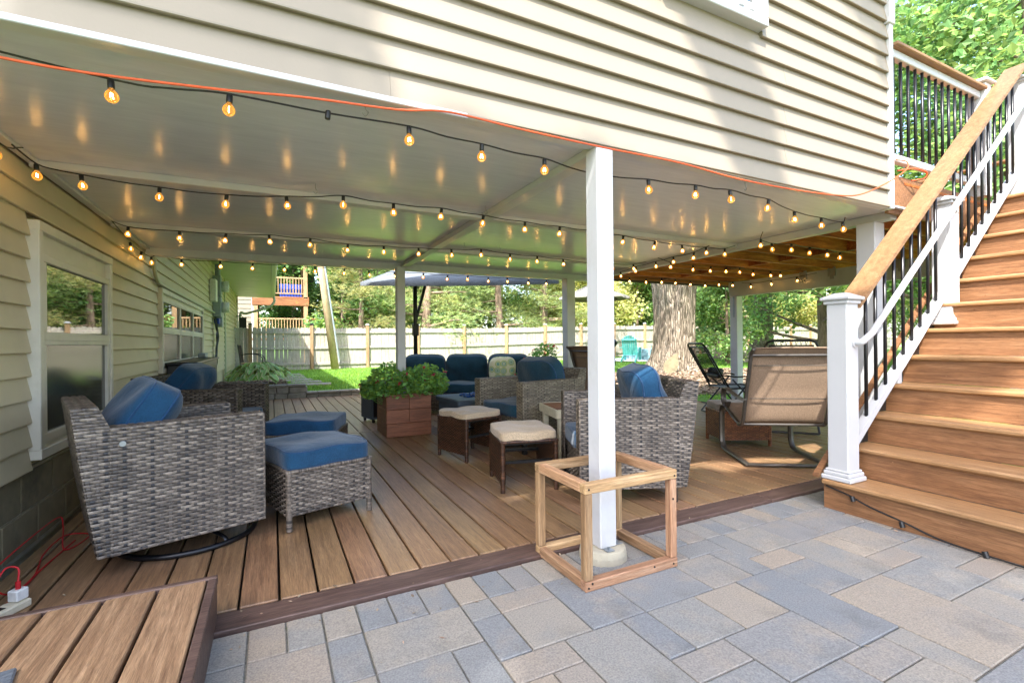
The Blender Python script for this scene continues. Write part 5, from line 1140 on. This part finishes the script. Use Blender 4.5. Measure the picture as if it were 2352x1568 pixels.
ob('arm', MB().tube([(0, 0, .1), (.18, 0, .14), (.22, 0, .06)], .015, 6), 'black', wl_); ob('cage', MB().box(.12, .32, -.1, -.085, -.35, .04).box(.12, .32, .085, .1, -.35, .04).box(.115, .13, -.1, .1, -.35, .04).box(.31, .325, -.1, .1, -.35, .04).box(.1, .34, -.12, .12, .0405, .06), 'black', wl_)
bn = thing('garden_bench', 'black metal armchair with wooden slat seat by the house corner', 'garden chair', (-.55, 15.6, .1), R(-5))
ob('seat', MB().box(-.22, .3, -.28, .28, .42, .45, .005), 'fence_post', bn)
for y in (-.28, .28):
    ob('arm', MB().tube(smooth_curve([(-.24, y, .0), (-.22, y, .45), (-.28, y, .95)], 4), .014, 6), 'black', bn); ob('arm', MB().tube(smooth_curve([(-.22, y, .68), (.1, y, .70), (.3, y, .62), (.34, y, .45), (.33, y, 0)], 4), .014, 6), 'black', bn)
for i in range(6): ob('back_slat', MB().tube([(-.23, -.24+.096*i, .46), (-.28, -.24+.096*i, .95)], .008, 5), 'black', bn)
ob('back_rail', MB().tube([(-.28, -.28, .95), (-.28, .28, .95)], .014, 6), 'black', bn)

# ------------------------------------------------------------------ retaining wall, stepping stones
rw = thing('retaining_wall', 'low grey block retaining wall at the end of the deck', 'wall', (0, 10.5, 0))
x = -1.1
while x < 1.95:
    L = random.choice([.30, .42, .42, .22])
    if x < .6 < x+L: L = .6-x
    tall = x < .59
    for c in range(2 if tall else 1):
        hh = .13 if tall else .10
        ob('block', MB().box(-L/2+.004, L/2-.004, -.1, .1, 0, hh-.003, .012), 'wall_block', rw, (x+L/2+(.0 if c == 0 else .03), random.uniform(-.006, .006), -.03+hh*c))
    if tall: ob('cap_block', MB().box(-L/2+.003, L/2-.003, -.115, .105, 0, .045, .008), 'wall_block', rw, (x+L/2, 0, -.03+.26))
    else: ob('cap_block', MB().box(-L/2+.003, L/2-.003, -.115, .105, 0, .04, .008), 'wall_block', rw, (x+L/2, 0, -.03+.10))
    x += L
for i, (x, y) in enumerate([(.9, 12.1), (.75, 12.9), (.6, 13.7), (.5, 14.5), (.5, 15.3), (.45, 16.2)]):
    tag(ob('stepping_stone', MB().box(-.35, .35, -.2, .2, -.03, .03, .02), 'stone', None, (x, y, .115), (0, 0, random.uniform(-.2, .2))), 'flat grey stepping stone set in the lawn in a line from the retaining wall', 'stepping stone', 'stepping stones in the lawn')

# ------------------------------------------------------------------ fence
FY = 19.2
fe = thing('wooden_fence', 'weathered grey wooden fence with posts and rails along the back lawn', 'fence', (12, FY, .1))
def fz(x): return float(lawn_z(np.array(x), np.array(FY)))
pk = MB().prism([(-.066, 0), (.066, 0), (.066, 1.53), (.04, 1.565), (-.04, 1.565), (-.066, 1.53)], 1, -.009, .009)
pv = np.concatenate(pk.v)[:, [0, 1, 2]]
# prism axis 1 takes (z,x): build directly as x,z instead
poly = [(0, -.066), (0, .066), (1.53, .066), (1.565, .04), (1.565, -.04), (1.53, -.066)]
pme = MB().prism(poly, 1, -.009, .009).mesh('picket'); pme.materials.append(MAT['fence'])
PX = [-.68+2.0*i for i in range(23)]
rest = MB(); cnt = 0; x = -1.1
while x < 42:
    if cnt < 290: ob('picket', pme, None, fe, (x-12, .03+random.uniform(-.004, .004), fz(x)-.1+random.uniform(-.02, .015)), (0, random.uniform(-.006, .006), 0)); cnt += 1
    else: rest.add(np.concatenate(MB().prism(poly, 1, -.009, .009).v)+np.array([x-12, .03, fz(x)-.1]), [[i, (i+1) % 6, 6+(i+1) % 6, 6+i] for i in range(6)], [[0, i+1, i] for i in range(1, 5)]+[[6, 6+i, 7+i] for i in range(1, 5)])
    x += .139+random.uniform(-.002, .003)
if rest.n: ob('picket', rest, 'fence', fe, kind='stuff')
for p in PX:
    q = ob('post', MB().box(-.055, .055, -.055, .055, -.1, 1.66, .008), 'fence_post', fe, (p-12, -.03, fz(p)-.1)); ob('cap', MB().box(-.07, .07, -.07, .07, 1.6605, 1.69, .006).box(-.05, .05, -.05, .05, 1.6905, 1.72, .006), 'metal_dark' if p < 2 else 'vinyl', q)
for a, b in zip(PX[:-1], PX[1:]):
    for zr_ in (.22, .82, 1.40):
        za, zb = fz(a)-.1, fz(b)-.1; r_ = ob('rail', MB().box(-1.0+.058, 1.0-.058, -.02, .02, -.045, .045, .005), 'fence', fe, ((a+b)/2-12, -.006, (za+zb)/2+zr_+random.uniform(-.02, .02)), (0, math.atan2(za-zb, 2), 0))

# ------------------------------------------------------------------ utility pole, umbrellas
up1 = thing('utility_pole', 'leaning bare wooden utility pole in front of the fence', 'pole', (2.08, 18.6, .1))
ob('shaft', MB().tube([(0, 0, -.1), (-.5, 0, 4), (-1.0, 0, 8.5)], [.135, .125, .11], 14).mesh('shaft', True), 'pole_wood', up1); ob('conduit', MB().tube([(.12, -.08, .3), (-.38, -.08, 4), (-.9, -.08, 8.4)], .03, 6), 'grey_box', up1)
def umbrella(label, base, cen, rad, ze, za, mat, n=8, tilt=0, slant=(0, 0)):
    o = thing('cantilever_umbrella', label, 'umbrella', (base[0], base[1], 0)); cx, cy = cen[0]-base[0], cen[1]-base[1]
    ob('pole', MB().tube([(0, 0, .1), (0, 0, za+.1)], .038, 12).mesh('pole', True), 'metal_dark', o); ob('arm', MB().tube(smooth_curve([(0, 0, 1.45), (cx*.45, cy*.45, za+.02), (cx, cy, za+.18)], 4), .028, 8), 'metal_dark', o)
    ob('crank', MB().box(-.05, .05, -.07, .05, 1.2, 1.42, .01), 'black_plastic', o); ob('base_plate', MB().box(-.4, .4, -.4, .4, 0.005, .1, .02), 'metal_dark', o)
    apex = np.array([cx, cy, za]); fd_ = np.array([math.sin(slant[1]), math.cos(slant[1])])
    def tl_(p): p = np.array(p, float); p[2] += float((p[:2]-apex[:2])@fd_)*slant[0]; return p
    for i in range(n):
        a0, a1 = 2*np.pi*i/n+tilt, 2*np.pi*(i+1)/n+tilt
        p0 = np.array([cx+rad*math.cos(a0), cy+rad*math.sin(a0), ze]); p1 = np.array([cx+rad*math.cos(a1), cy+rad*math.sin(a1), ze]); V = []; S = 6
        for u in range(S+1):
            for w in range(S+1):
                e = p0+(p1-p0)*w/S; q = apex+(e-apex)*u/S; q = q-np.array([0, 0, .04*math.sin(math.pi*w/S)*(u/S)*.5+.03*math.sin(math.pi*u/S)]); V.append(tl_(q))
        V += [V[S*(S+1)+w]-np.array([0, 0, .06]) for w in range(S+1)]
        Q = [[u*(S+1)+w, u*(S+1)+w+1, (u+1)*(S+1)+w+1, (u+1)*(S+1)+w] for u in range(S+1) for w in range(S)]
        m = MB(); m.add(V, Q); g_ = ob('canopy_panel', m.mesh('canopy_panel', True), mat, o)
        ob('rib', MB().tube([apex-np.array([0, 0, .03]), tl_(p0+(apex-p0)*.02-np.array([0, 0, .03]))], .012, 6), 'metal_dark', o)
    return o
umbrella('large grey cantilever umbrella shading the sofa', (2.34, 8.6), (3.53, 8.97), 2.33, 2.50, 2.95, 'canopy', 4, R(45-26.6), (.25, R(26.6)))
umbrella('second tan umbrella standing on the lawn past the white posts', (8.5, 11.4), (8.25, 11.2), 1.0, 2.33, 2.75, 'canopy_tan', 8, R(10))

# ------------------------------------------------------------------ adirondack chairs, fire ring
def adirondack(label, loc, rz, mat='teal'):
    o = thing('adirondack_chair', label, 'chair', loc, rz, )
    for i in range(7):
        y = (i-3)*.085; hgt = .82-.015*(i-3)**2; M_ = Matrix.Translation((-.22, y, .30)) @ Matrix.Rotation(R(-22), 4, 'Y')
        ob('back_slat', MB().box(-.01, .01, -.039, .039, 0, hgt, .008, M_), mat, o)
    for i in range(6):
        t_ = i/5; x = .30-.52*t_; zz_ = .38-.12*t_; ob('seat_slat', MB().box(x-.04, x+.04, -.27, .27, zz_, zz_+.02, .004), mat, o)
    for s_ in (-1, 1):
        ob('armrest', MB().box(-.35, .42, s_*.33-.06, s_*.33+.06, .56, .58, .006), mat, o); ob('front_leg', MB().box(.30, .33, s_*.30-.05, s_*.30+.05, 0, .559, .004), mat, o)
        ob('rear_leg', MB().prism([(.36, .34), (.44, .34), (.10, -.75), (.0, -.75), (.0, -.62)], 1, s_*.27-.014, s_*.27+.014), mat, o)
    ob('back_rail', MB().box(-.30, -.27, -.3, .3, .50, .56, .004), mat, o); ob('back_rail', MB().box(-.50, -.47, -.27, .27, .86, .91, .004), mat, o)
    return o
adirondack('teal adirondack chair turned toward the fire ring on its near side', (13.0, 15.2, .22), R(40))
adirondack('teal adirondack chair beyond the fire ring, half hidden by the big tree', (16.0, 16.6, .27), R(-160))
fr_ = thing('fire_ring', 'pale blue stacked block fire ring on white gravel', 'fire pit', (14.6, 16.1, .25))
for c in range(3):
    for i in range(14): a = 2*np.pi*(i+.5*(c % 2))/14; ob('block', MB().box(-.07, .07, -.165, .165, 0, .145, .012), 'ring_block', fr_, (.75*math.cos(a), .75*math.sin(a), .01+.148*c), (0, 0, a))
gv = MB().lathe([(0, .012), (1.6, .012), (1.75, -.01)], 30, (14.3, 15.9, .26)); ob('gravel_patch', gv, 'white', kind='structure')
# grill seen beside the post
gr_ = thing('charcoal_grill', 'black kettle grill partly hidden by the white post', 'grill', (10.75, 13.7, .2))
ob('bowl', MB().lathe([(0, .62), (.2, .66), (.29, .78), (.29, .80), (.2, .92), (0, .98)], 20).mesh('bowl', True), 'black', gr_)
for a in (30, 150, 270): ob('leg', MB().tube([(.2*math.cos(R(a)), .2*math.sin(R(a)), .68), (.32*math.cos(R(a)), .32*math.sin(R(a)), 0)], .014, 6), 'black', gr_)

# ------------------------------------------------------------------ play tower beyond the fence
pt_ = thing('play_tower', 'orange wooden play tower with gabled roof beyond the fence', 'playset', (21.9, 26.0, .1), R(-18))
for x in (-.7, .7):
    for y in (-.7, .7): ob('post', MB().box(x-.06, x+.06, y-.06, y+.06, 0, 2.7, .01), 'cedar', pt_)
ob('platform', MB().box(-.8, .8, -.8, .8, 1.3, 1.4, .01), 'cedar', pt_); ob('wall', MB().box(-.78, .78, -.78, -.74, 1.42, 1.95, .01), 'cedar', pt_); ob('wall', MB().box(-.78, -.74, -.73, .78, 1.42, 1.95, .01), 'cedar', pt_)
for s_ in (-1, 1): ob('roof_panel', MB().prism([(2.6, s_*.95), (2.66, s_*.98), (3.5, 0), (3.43, 0)], 1, -.95, .95), 'cedar', pt_)
ob('gable', MB().prism([(2.62, -.86), (2.62, .86), (3.36, 0)], 1, -.78, -.74), 'cedar', pt_)
ob('swing_beam', MB().box(.8, 4.2, -.07, .07, 1.9, 2.04, .01), 'cedar', pt_)

# ------------------------------------------------------------------ neighbour's house and decks
nh = thing('neighbour_house', 'pale neighbouring house with brown two-storey porch beyond the fence', 'house', (-.2, 26, 0))
for k in range(32): ob('siding_board', lap_mesh(4.0, 0, -1, 'siding'), None, nh, (-2.6, -1.2, .3+LAP*1.6*k), scale=(1, 1, 1.65))
ob('wall_core', MB().box(-4.6, -.6, -1.18, 4, 0, 7), 'siding', nh); ob('corner_trim', MB().box(-.62, -.52, -1.24, -1.1, 0, 7), 'vinyl', nh)
def nd(n_, a, b, c, d, e, f, mat='cedar'): return ob(n_, MB().box(a, b, c, d, e, f, .01), mat, nh)
for x in (-.45, 1.65): nd('porch_post', x-.09, x+.09, -1.3, -1.12, 0, 5.6, 'fence_post'); nd('porch_post', x-.09, x+.09, 1.1, 1.28, 0, 5.6, 'fence_post')
nd('porch_beam', -.6, 1.8, -1.32, -1.1, 2.85, 3.18); nd('porch_floor', -.6, 1.8, -1.3, 1.3, 3.19, 3.27); nd('porch_beam', -.6, 1.8, -1.32, -1.1, 5.3, 5.7); nd('porch_roof', -.7, 1.95, -1.45, 1.5, 5.72, 5.85)
for zb in (3.27, 1.35):
    nd('rail', -.5, 1.7, -1.24, -1.18, zb+.85, zb+.92, 'fence_post'); nd('rail', -.5, 1.7, -1.24, -1.18, zb+.12, zb+.18, 'fence_post')
    for i in range(17): nd('baluster', -.42+.126*i, -.38+.126*i, -1.23, -1.19, zb+.18, zb+.85, 'fence_post')
nd('porch_floor', -.6, 4.6, -1.3, 1.3, 1.25, 1.35); nd('storage_bin', .55, 1.5, -.9, -.3, 3.28, 3.9, 'blue_plastic')
nd('rail', 1.75, 4.4, -1.24, -1.18, 2.2, 2.27)
for i in range(20): nd('baluster', 1.8+.13*i, 1.84+.13*i, -1.23, -1.19, 1.4, 2.2)

# ------------------------------------------------------------------ trees
def trunk_mb(mb, h, r0, r1, lean=(0, 0), limbs=6, z0=.35, spread=1.6, flare=0., seed=0, n=10, rise=.5):
    q = np.random.default_rng(seed); zs = np.linspace(0, h, 14); P = np.stack([lean[0]*(zs/h)+.03*np.sin(zs*1.7+seed)*r0*4, lean[1]*(zs/h)+.03*np.cos(zs*1.3+seed)*r0*4, zs], 1)
    rr_ = r0+(r1-r0)*(zs/h)**.8+flare*np.exp(-zs/(r0*1.1)); mb.tube(P, rr_, n); tips = []
    for i in range(limbs):
        t_ = z0+(1-z0)*(i+q.random()*.8)/limbs; b = np.array([np.interp(t_*h, zs, P[:, k]) for k in range(3)]); a = q.uniform(0, 6.28); L = spread*(1.15-t_*.6)*q.uniform(.7, 1.2)
        d = np.array([math.cos(a), math.sin(a), rise*q.uniform(.3, 1.2)]); pts = [b, b+d*L*.4+q.normal(0, .06, 3), b+d*L*np.array([.75, .75, 1.0])+q.normal(0, .1, 3), b+d*L*np.array([1, 1, 1.1])]
        rl = np.interp(t_*h, zs, rr_)*.42; mb.tube(smooth_curve(pts, 3), np.linspace(rl, rl*.15, 10), 6, cap=False); tips += [pts[2], pts[3], (pts[1]+pts[2])/2]
    return tips
def pine(seed, h, r0, z0, spread, limbs, tufts):
    tm_ = MB(); tips = trunk_mb(tm_, h, r0, r0*.35, (0, 0), limbs, z0, spread, 0, seed, rise=.12); q = np.random.default_rng(seed+1)
    C = []
    for p in tips:
        k = tufts//len(tips); C.append(np.array(p)+q.normal(0, 1, (k, 3))*np.array([.55, .55, .17])*spread*.42+np.array([0, 0, .05]))
    C = np.concatenate(C); n = len(C); K = 9; d = q.normal(size=(n, K, 3)); d[..., 2] = d[..., 2]*.55+.35; d /= np.linalg.norm(d, axis=2)[..., None]
    s_ = np.cross(d, q.normal(size=(n, K, 3))); s_ /= np.linalg.norm(s_, axis=2)[..., None]; L = q.uniform(.11, .2, (n, K, 1)); w = .010
    V = np.stack([C[:, None]+s_*w, C[:, None]-s_*w, C[:, None]+d*L], 2).reshape(-1, 3); m = MB(); m.add(V, None, np.arange(len(V)).reshape(-1, 3), np.repeat(np.clip(q.normal(.5, .22, n), 0, 1), K*3))
    return tm_.mesh('trunk', True), m.mesh('crown')
def broad(seed, h, r0, z0, spread, limbs, nleaf, size, rz_=.8, rise=.6):
    tm_ = MB(); tips = trunk_mb(tm_, h*.8, r0, r0*.3, (0, 0), limbs, z0, spread, 0, seed, rise=rise); q = np.random.default_rng(seed+1); C = []
    for p in tips:
        k = nleaf//len(tips); d = q.normal(size=(k, 3)); d /= np.linalg.norm(d, axis=1)[:, None]; rad = spread*q.uniform(.28, .5)
        C.append(np.array(p)+d*rad*(q.random((k, 1))**.45)*np.array([1, 1, rz_]))
    m = MB(); V, T, ti = leaf_arr(np.concatenate(C), size, .35, .75); m.add(V, None, T, ti); return tm_.mesh('trunk', True), m.mesh('crown')
def tree(name, label, meshes_, loc, rz, sc_, cmat, bmat='bark_far', group=None):
    o = thing(name, label, 'tree', loc, rz, group)
    for nm, me, mt_ in (('trunk', meshes_[0], bmat), ('crown', meshes_[1], cmat)):
        c = ob(nm, me, mt_, o); c.scale = (sc_, sc_, sc_)
        if nm == 'crown': c['kind'] = 'stuff'
    return o
P1 = pine(11, 9, .24, .12, 2.5, 22, 3600); P2 = pine(21, 8, .2, .1, 2.2, 20, 3200); P3 = pine(31, 6.5, .17, .06, 1.9, 18, 3000)
B1 = broad(41, 7, .14, .08, 2.1, 20, 15000, .17); B2 = broad(51, 6, .12, .05, 1.9, 20, 14000, .15); B3 = broad(61, 8, .16, .12, 2.4, 22, 15000, .18)
P1[1].materials.append(MAT['leaf_pine']); P2[1].materials.append(MAT['leaf_pine']); P3[1].materials.append(MAT['leaf_yellow']); B1[1].materials.append(MAT['leaf_broad']); B2[1].materials.append(MAT['leaf_broad']); B3[1].materials.append(MAT['leaf_yellow'])
K = dict(p1=(P1, 'pine_tree', 'tall pine with bare lower trunk beyond the fence', 'leaf_pine'), p2=(P2, 'pine_tree', 'mid-sized pine with layered needle boughs beyond the fence', 'leaf_pine'), p3=(P3, 'pine_tree', 'short pale pine with drooping boughs beyond the fence', 'leaf_yellow'),
 b1=(B1, 'broadleaf_tree', 'rounded green leafy tree filling gaps beyond the fence', 'leaf_broad'), b2=(B2, 'broadleaf_tree', 'small dense green leafy tree beyond the fence', 'leaf_broad'), b3=(B3, 'broadleaf_tree', 'pale yellow-green leafy tree beyond the fence', 'leaf_yellow'))
spots = [('b2', 3.1, 24.5), ('p3', 3.6, 22.3), ('p2', 4.7, 24.0), ('b1', 5.6, 26.5), ('p1', 6.6, 22.2), ('p3', 8.2, 23.5), ('b2', 8.3, 25.8), ('p2', 10.3, 22.0), ('p1', 11.6, 24.6), ('b1', 12.0, 27), ('p2', 13.2, 22.4), ('p3', 14.3, 24.6), ('b3', 15.8, 26.5), ('b3', 18.2, 24.5), ('b1', 20.0, 22.8), ('p2', 22.2, 24.5), ('b3', 22.3, 21.6), ('p3', 24.8, 22.6), ('b3', 26.8, 24.0), ('p2', 28.5, 21.8), ('b1', 30.5, 22.5), ('b3', 32.5, 21.5), ('p3', 35, 23), ('b1', 1.2, 31), ('b2', 3.0, 30), ('p1', 2.2, 33), ('b1', 8, 31), ('b3', 13, 33), ('b1', 18.5, 31), ('b1', 24, 30), ('b3', 29, 30), ('b1', 34, 29), ('b2', 38, 25), ('b3', 36, 18), ('b1', 33, 14), ('b3', 31, 10.5)]
for i, (k, x, y) in enumerate(spots):
    ms, nm, lab, cm_ = K[k]; far = y > 29
    if far: lab = lab.replace('beyond the fence', 'far back beyond the other trees')
    if x > 30 and y < 20: lab = lab.replace('beyond the fence', 'past the right end of the lawn')
    elif not far: lab += ' near the leaning pole' if x < 5 else ' behind the grey umbrella' if x < 11.5 else ' behind the blue fire ring' if x < 19 else ' to the side of the stone pile'
    tree(nm, lab, ms, (x, y, .05), random.uniform(0, 6.28), random.uniform(.9, 1.15)*(1.3 if far else 1), cm_, group=lab)
# the big trunk by the mulch
bt = thing('oak_tree', 'huge old tree with thick furrowed grey trunk beside the deck', 'tree', (10.45, 10.35, .10))
m = MB(); nz, na = 46, 64; zs = np.linspace(-.1, 5.2, nz); V = []
for z_ in zs:
    base = .56+.10*math.exp(-((z_-2.6)/.9)**2)*0+.06*max(0, z_-1.6)**1.2*.9
    fl = .55*math.exp(-max(z_, 0)/.28)
    for a in np.linspace(0, 2*np.pi, na, endpoint=False):
        rr_ = base+fl*(.55+.45*math.cos(5*a+.6))+.03*math.sin(3*a+z_*.8)+.022*math.sin(11*a+1.5*math.sin(z_*2.1))+.016*math.sin(23*a+2.0*math.sin(z_*3.3+a*2))
        V.append([rr_*math.cos(a)+.04*math.sin(z_), rr_*math.sin(a), z_])
m.add(V, [[i*na+k, i*na+(k+1) % na, (i+1)*na+(k+1) % na, (i+1)*na+k] for i in range(nz-1) for k in range(na)])
ob('trunk', m.mesh('trunk', True), 'bark', bt)
lm_ = MB()
tips = []
for (a, L, zz_, r_) in ((150, 5.0, 4.6, .42), (-20, 5.2, 4.8, .40), (80, 4.6, 4.9, .34), (220, 4.2, 5.0, .3), (-80, 4.6, 4.9, .32), (20, 3.6, 5.1, .3)):
    c_, s_ = math.cos(R(a)), math.sin(R(a)); P = smooth_curve([(0, 0, zz_-.4), (.3*L*c_, .3*L*s_, zz_+1.4), (.7*L*c_, .7*L*s_, zz_+2.6), (L*c_, L*s_, zz_+3.2)], 5); lm_.tube(P, np.linspace(r_, r_*.2, len(P)), 10, cap=False); tips += [P[len(P)//2], P[int(len(P)*.75)], P[-1]]
ob('limbs', lm_.mesh('limbs', True), 'bark', bt)
C = []
for p in tips: d = rng.normal(size=(700, 3)); d /= np.linalg.norm(d, axis=1)[:, None]; C.append(p+d*(rng.random((700, 1))**.45)*np.array([1.7, 1.7, 1.2]))
m = MB(); V, T, ti = leaf_arr(np.concatenate(C), .16, .35, .8); m.add(V, None, T, ti); ob('crown', m, 'leaf_broad', bt, kind='stuff')
ML = broad(71, 4.6, .10, .1, 1.5, 18, 6500, .15, .9, .3); ML[1].materials.append(MAT['leaf_maple'])
tree('maple_sapling', 'bright green maple sapling between the big trunk and the white post', ML, (14.2, 11.6, .15), .6, .85, 'leaf_maple')
T2 = MB(); trunk_mb(T2, 6, .42, .3, (.1, .1), 5, .7, 2.4, .35, 5, 18); t2 = thing('shade_tree', 'second grey trunk with root flare behind the white beam post', 'tree', (18.6, 13.4, .2)); ob('trunk', T2.mesh('trunk', True), 'bark', t2)
C = []; 
for i in range(22): p = rng.normal(0, 1, 3)*np.array([1.8, 1.8, 1.0])+np.array([0, 0, 6.5]); d = rng.normal(size=(350, 3)); C.append(p+d*.5)
m = MB(); V, T, ti = leaf_arr(np.concatenate(C), .18, .35, .8); m.add(V, None, T, ti); ob('crown', m, 'leaf_broad', t2, kind='stuff')
T3 = MB(); trunk_mb(T3, 4, .28, .2, (-.3, .2), 4, .6, 1.6, .2, 8, 12); t3 = thing('shade_tree', 'dark leaning double trunk behind the stone pile', 'tree', (16.9, 14.0, .2)); ob('trunk', T3.mesh('trunk', True), 'bark_far', t3)
# stone pile and leaf-shaped ornament
stp_ = thing('stone_pile', 'loose pile of grey fieldstones on the lawn near the second trunk', 'stone pile', (15.6, 12.0, .2))
for i in range(26):
    L = random.uniform(.12, .24); x, y = random.uniform(-.45, .45), random.uniform(-.35, .35); zz_ = max(0, .55-abs(x)*.9-abs(y)*.6)*random.random()
    sme = cushion_mesh(L*1.6, L, L*.7, 3.2, .1, 4, .01, seed=i); ob('stone', sme, 'stone', stp_, (x, y, .06+zz_), (random.uniform(-.3, .3), random.uniform(-.3, .3), random.uniform(0, 3)))
lf = MB(); prof_ = [(0, 0), (.16, .12), (.24, .32), (.20, .52), (.10, .70), (0, .84), (-.10, .70), (-.20, .52), (-.24, .32), (-.16, .12)]
lf.prism([(z_, x_) for x_, z_ in prof_], 1, -.015, .015); tag(ob('leaf_ornament', lf, 'block', None, (9.55, 9.75, .13), (R(-12), R(28), R(-35)), (.8, 1, .8)), 'pale stone leaf ornament leaning on the big trunk', 'ornament')

# tall trees to the right, behind the upper railing
for i, (x, y, s_) in enumerate([(15.5, 4.5, 1.0), (19, 7.5, 1.15), (13.0, 1.2, .95), (20.5, 2.5, 1.2), (24, 6, 1.25), (17, 10, .95)]):
    if i == 0: MT = [broad(81, 12, .22, .12, 3.4, 24, 15000, .17, .7, .35), broad(91, 11, .2, .1, 3.2, 24, 14000, .17, .7, .4)]
    me = MT[i % 2]; me[1].materials.clear() if False else None
    tree('maple_tree', ['tall bright maple rising behind the upper railing', 'broad maple with lacy foliage past the upper deck'][i % 2], me, (x, y, .05), random.uniform(0, 6.28), s_, 'leaf_maple', group='maples behind the upper deck')

# shade tree standing behind and left of the viewpoint; its crown dapples the patio and siding
yt = thing('yard_tree', 'spreading leafy tree in the yard shading the patio', 'tree', (-9.5, -7.0, -.03))
m = MB(); trunk_mb(m, 12.5, .36, .12, (.8, .8), 9, .72, 2.6, .25, 15, 14); ob('trunk', m.mesh('trunk', True), 'bark', yt)
def at_plane(X, Y, Z, zt=7.0): s__ = (zt-Z)/-SUN_T.z; return np.array([X+SUN_T.x*-s__, Y+SUN_T.y*-s__, zt])
C = []
CL = [((.6, 1.0, 0), 1.1, 1500), ((1.5, .6, 0), 1.1, 1300), ((2.0, 1.3, 0), .8, 800), ((2.9, .7, 0), .8, 650), ((-.7, 1.9, 0), 1.0, 1900), ((2.3, -.1, 0), 1.1, 1100), ((-1.0, .8, 0), 1.2, 2100), ((.2, -.3, 0), 1.3, 2500), ((1.2, 1.7, 0), .8, 1300), ((.4, 2.1, 0), .7, 1100), ((3.3, 1.5, .1), .6, 560), ((-1.4, YF, 3.2), 1.1, 2000), ((-.45, YF, 3.7), .6, 900), ((-.35, YF, 2.6), .6, 900),
 ((2.25, YF, 2.95), .27, 260), ((2.5, YF, 2.5), .27, 300), ((2.1, YF, 3.35), .22, 170), ((2.62, YF, 2.15), .22, 220), ((2.5, 2.0, 0), .6, 800), ((3.9, .5, .8), .6, 480), ((4.0, 1.5, .9), .32, 150), ((3.3, 1.2, .5), .5, 480), ((3.9, YF, 3.7), .45, 420), ((3.3, 1.8, .8), .5, 900), ((1.45, 1.9, 1.2), .38, 700), ((1.4, 1.9, .5), .4, 600), ((3.5, 1.6, .3), .4, 400), ((-.3, 2.6, 0), .42, 700), ((.4, 2.6, 0), .42, 700), ((1.05, 2.62, 0), .4, 700), ((1.7, 2.62, 0), .4, 700), ((2.35, 2.62, 0), .4, 700), ((2.95, 2.6, 0), .38, 550), ((3.5, 2.4, 0), .3, 300), ((1.9, 2.3, .5), .3, 350), ((2.4, 2.4, .5), .3, 350)]
for (c, r_, n_) in CL:
    d = rng.normal(size=(n_, 3)); d /= np.linalg.norm(d, axis=1)[:, None]; C.append(at_plane(*c, 11.4+random.uniform(0, 1.2))+d*(rng.random((n_, 1))**.5)*np.array([r_, r_, r_*.55]))
C = np.concatenate(C)-np.array([-9.5, -7.0, -.03]); m = MB(); V, T, ti = leaf_arr(C, .15, .5, .8); m.add(V, None, T, ti); ob('crown', m, 'leaf_broad', yt, kind='stuff')
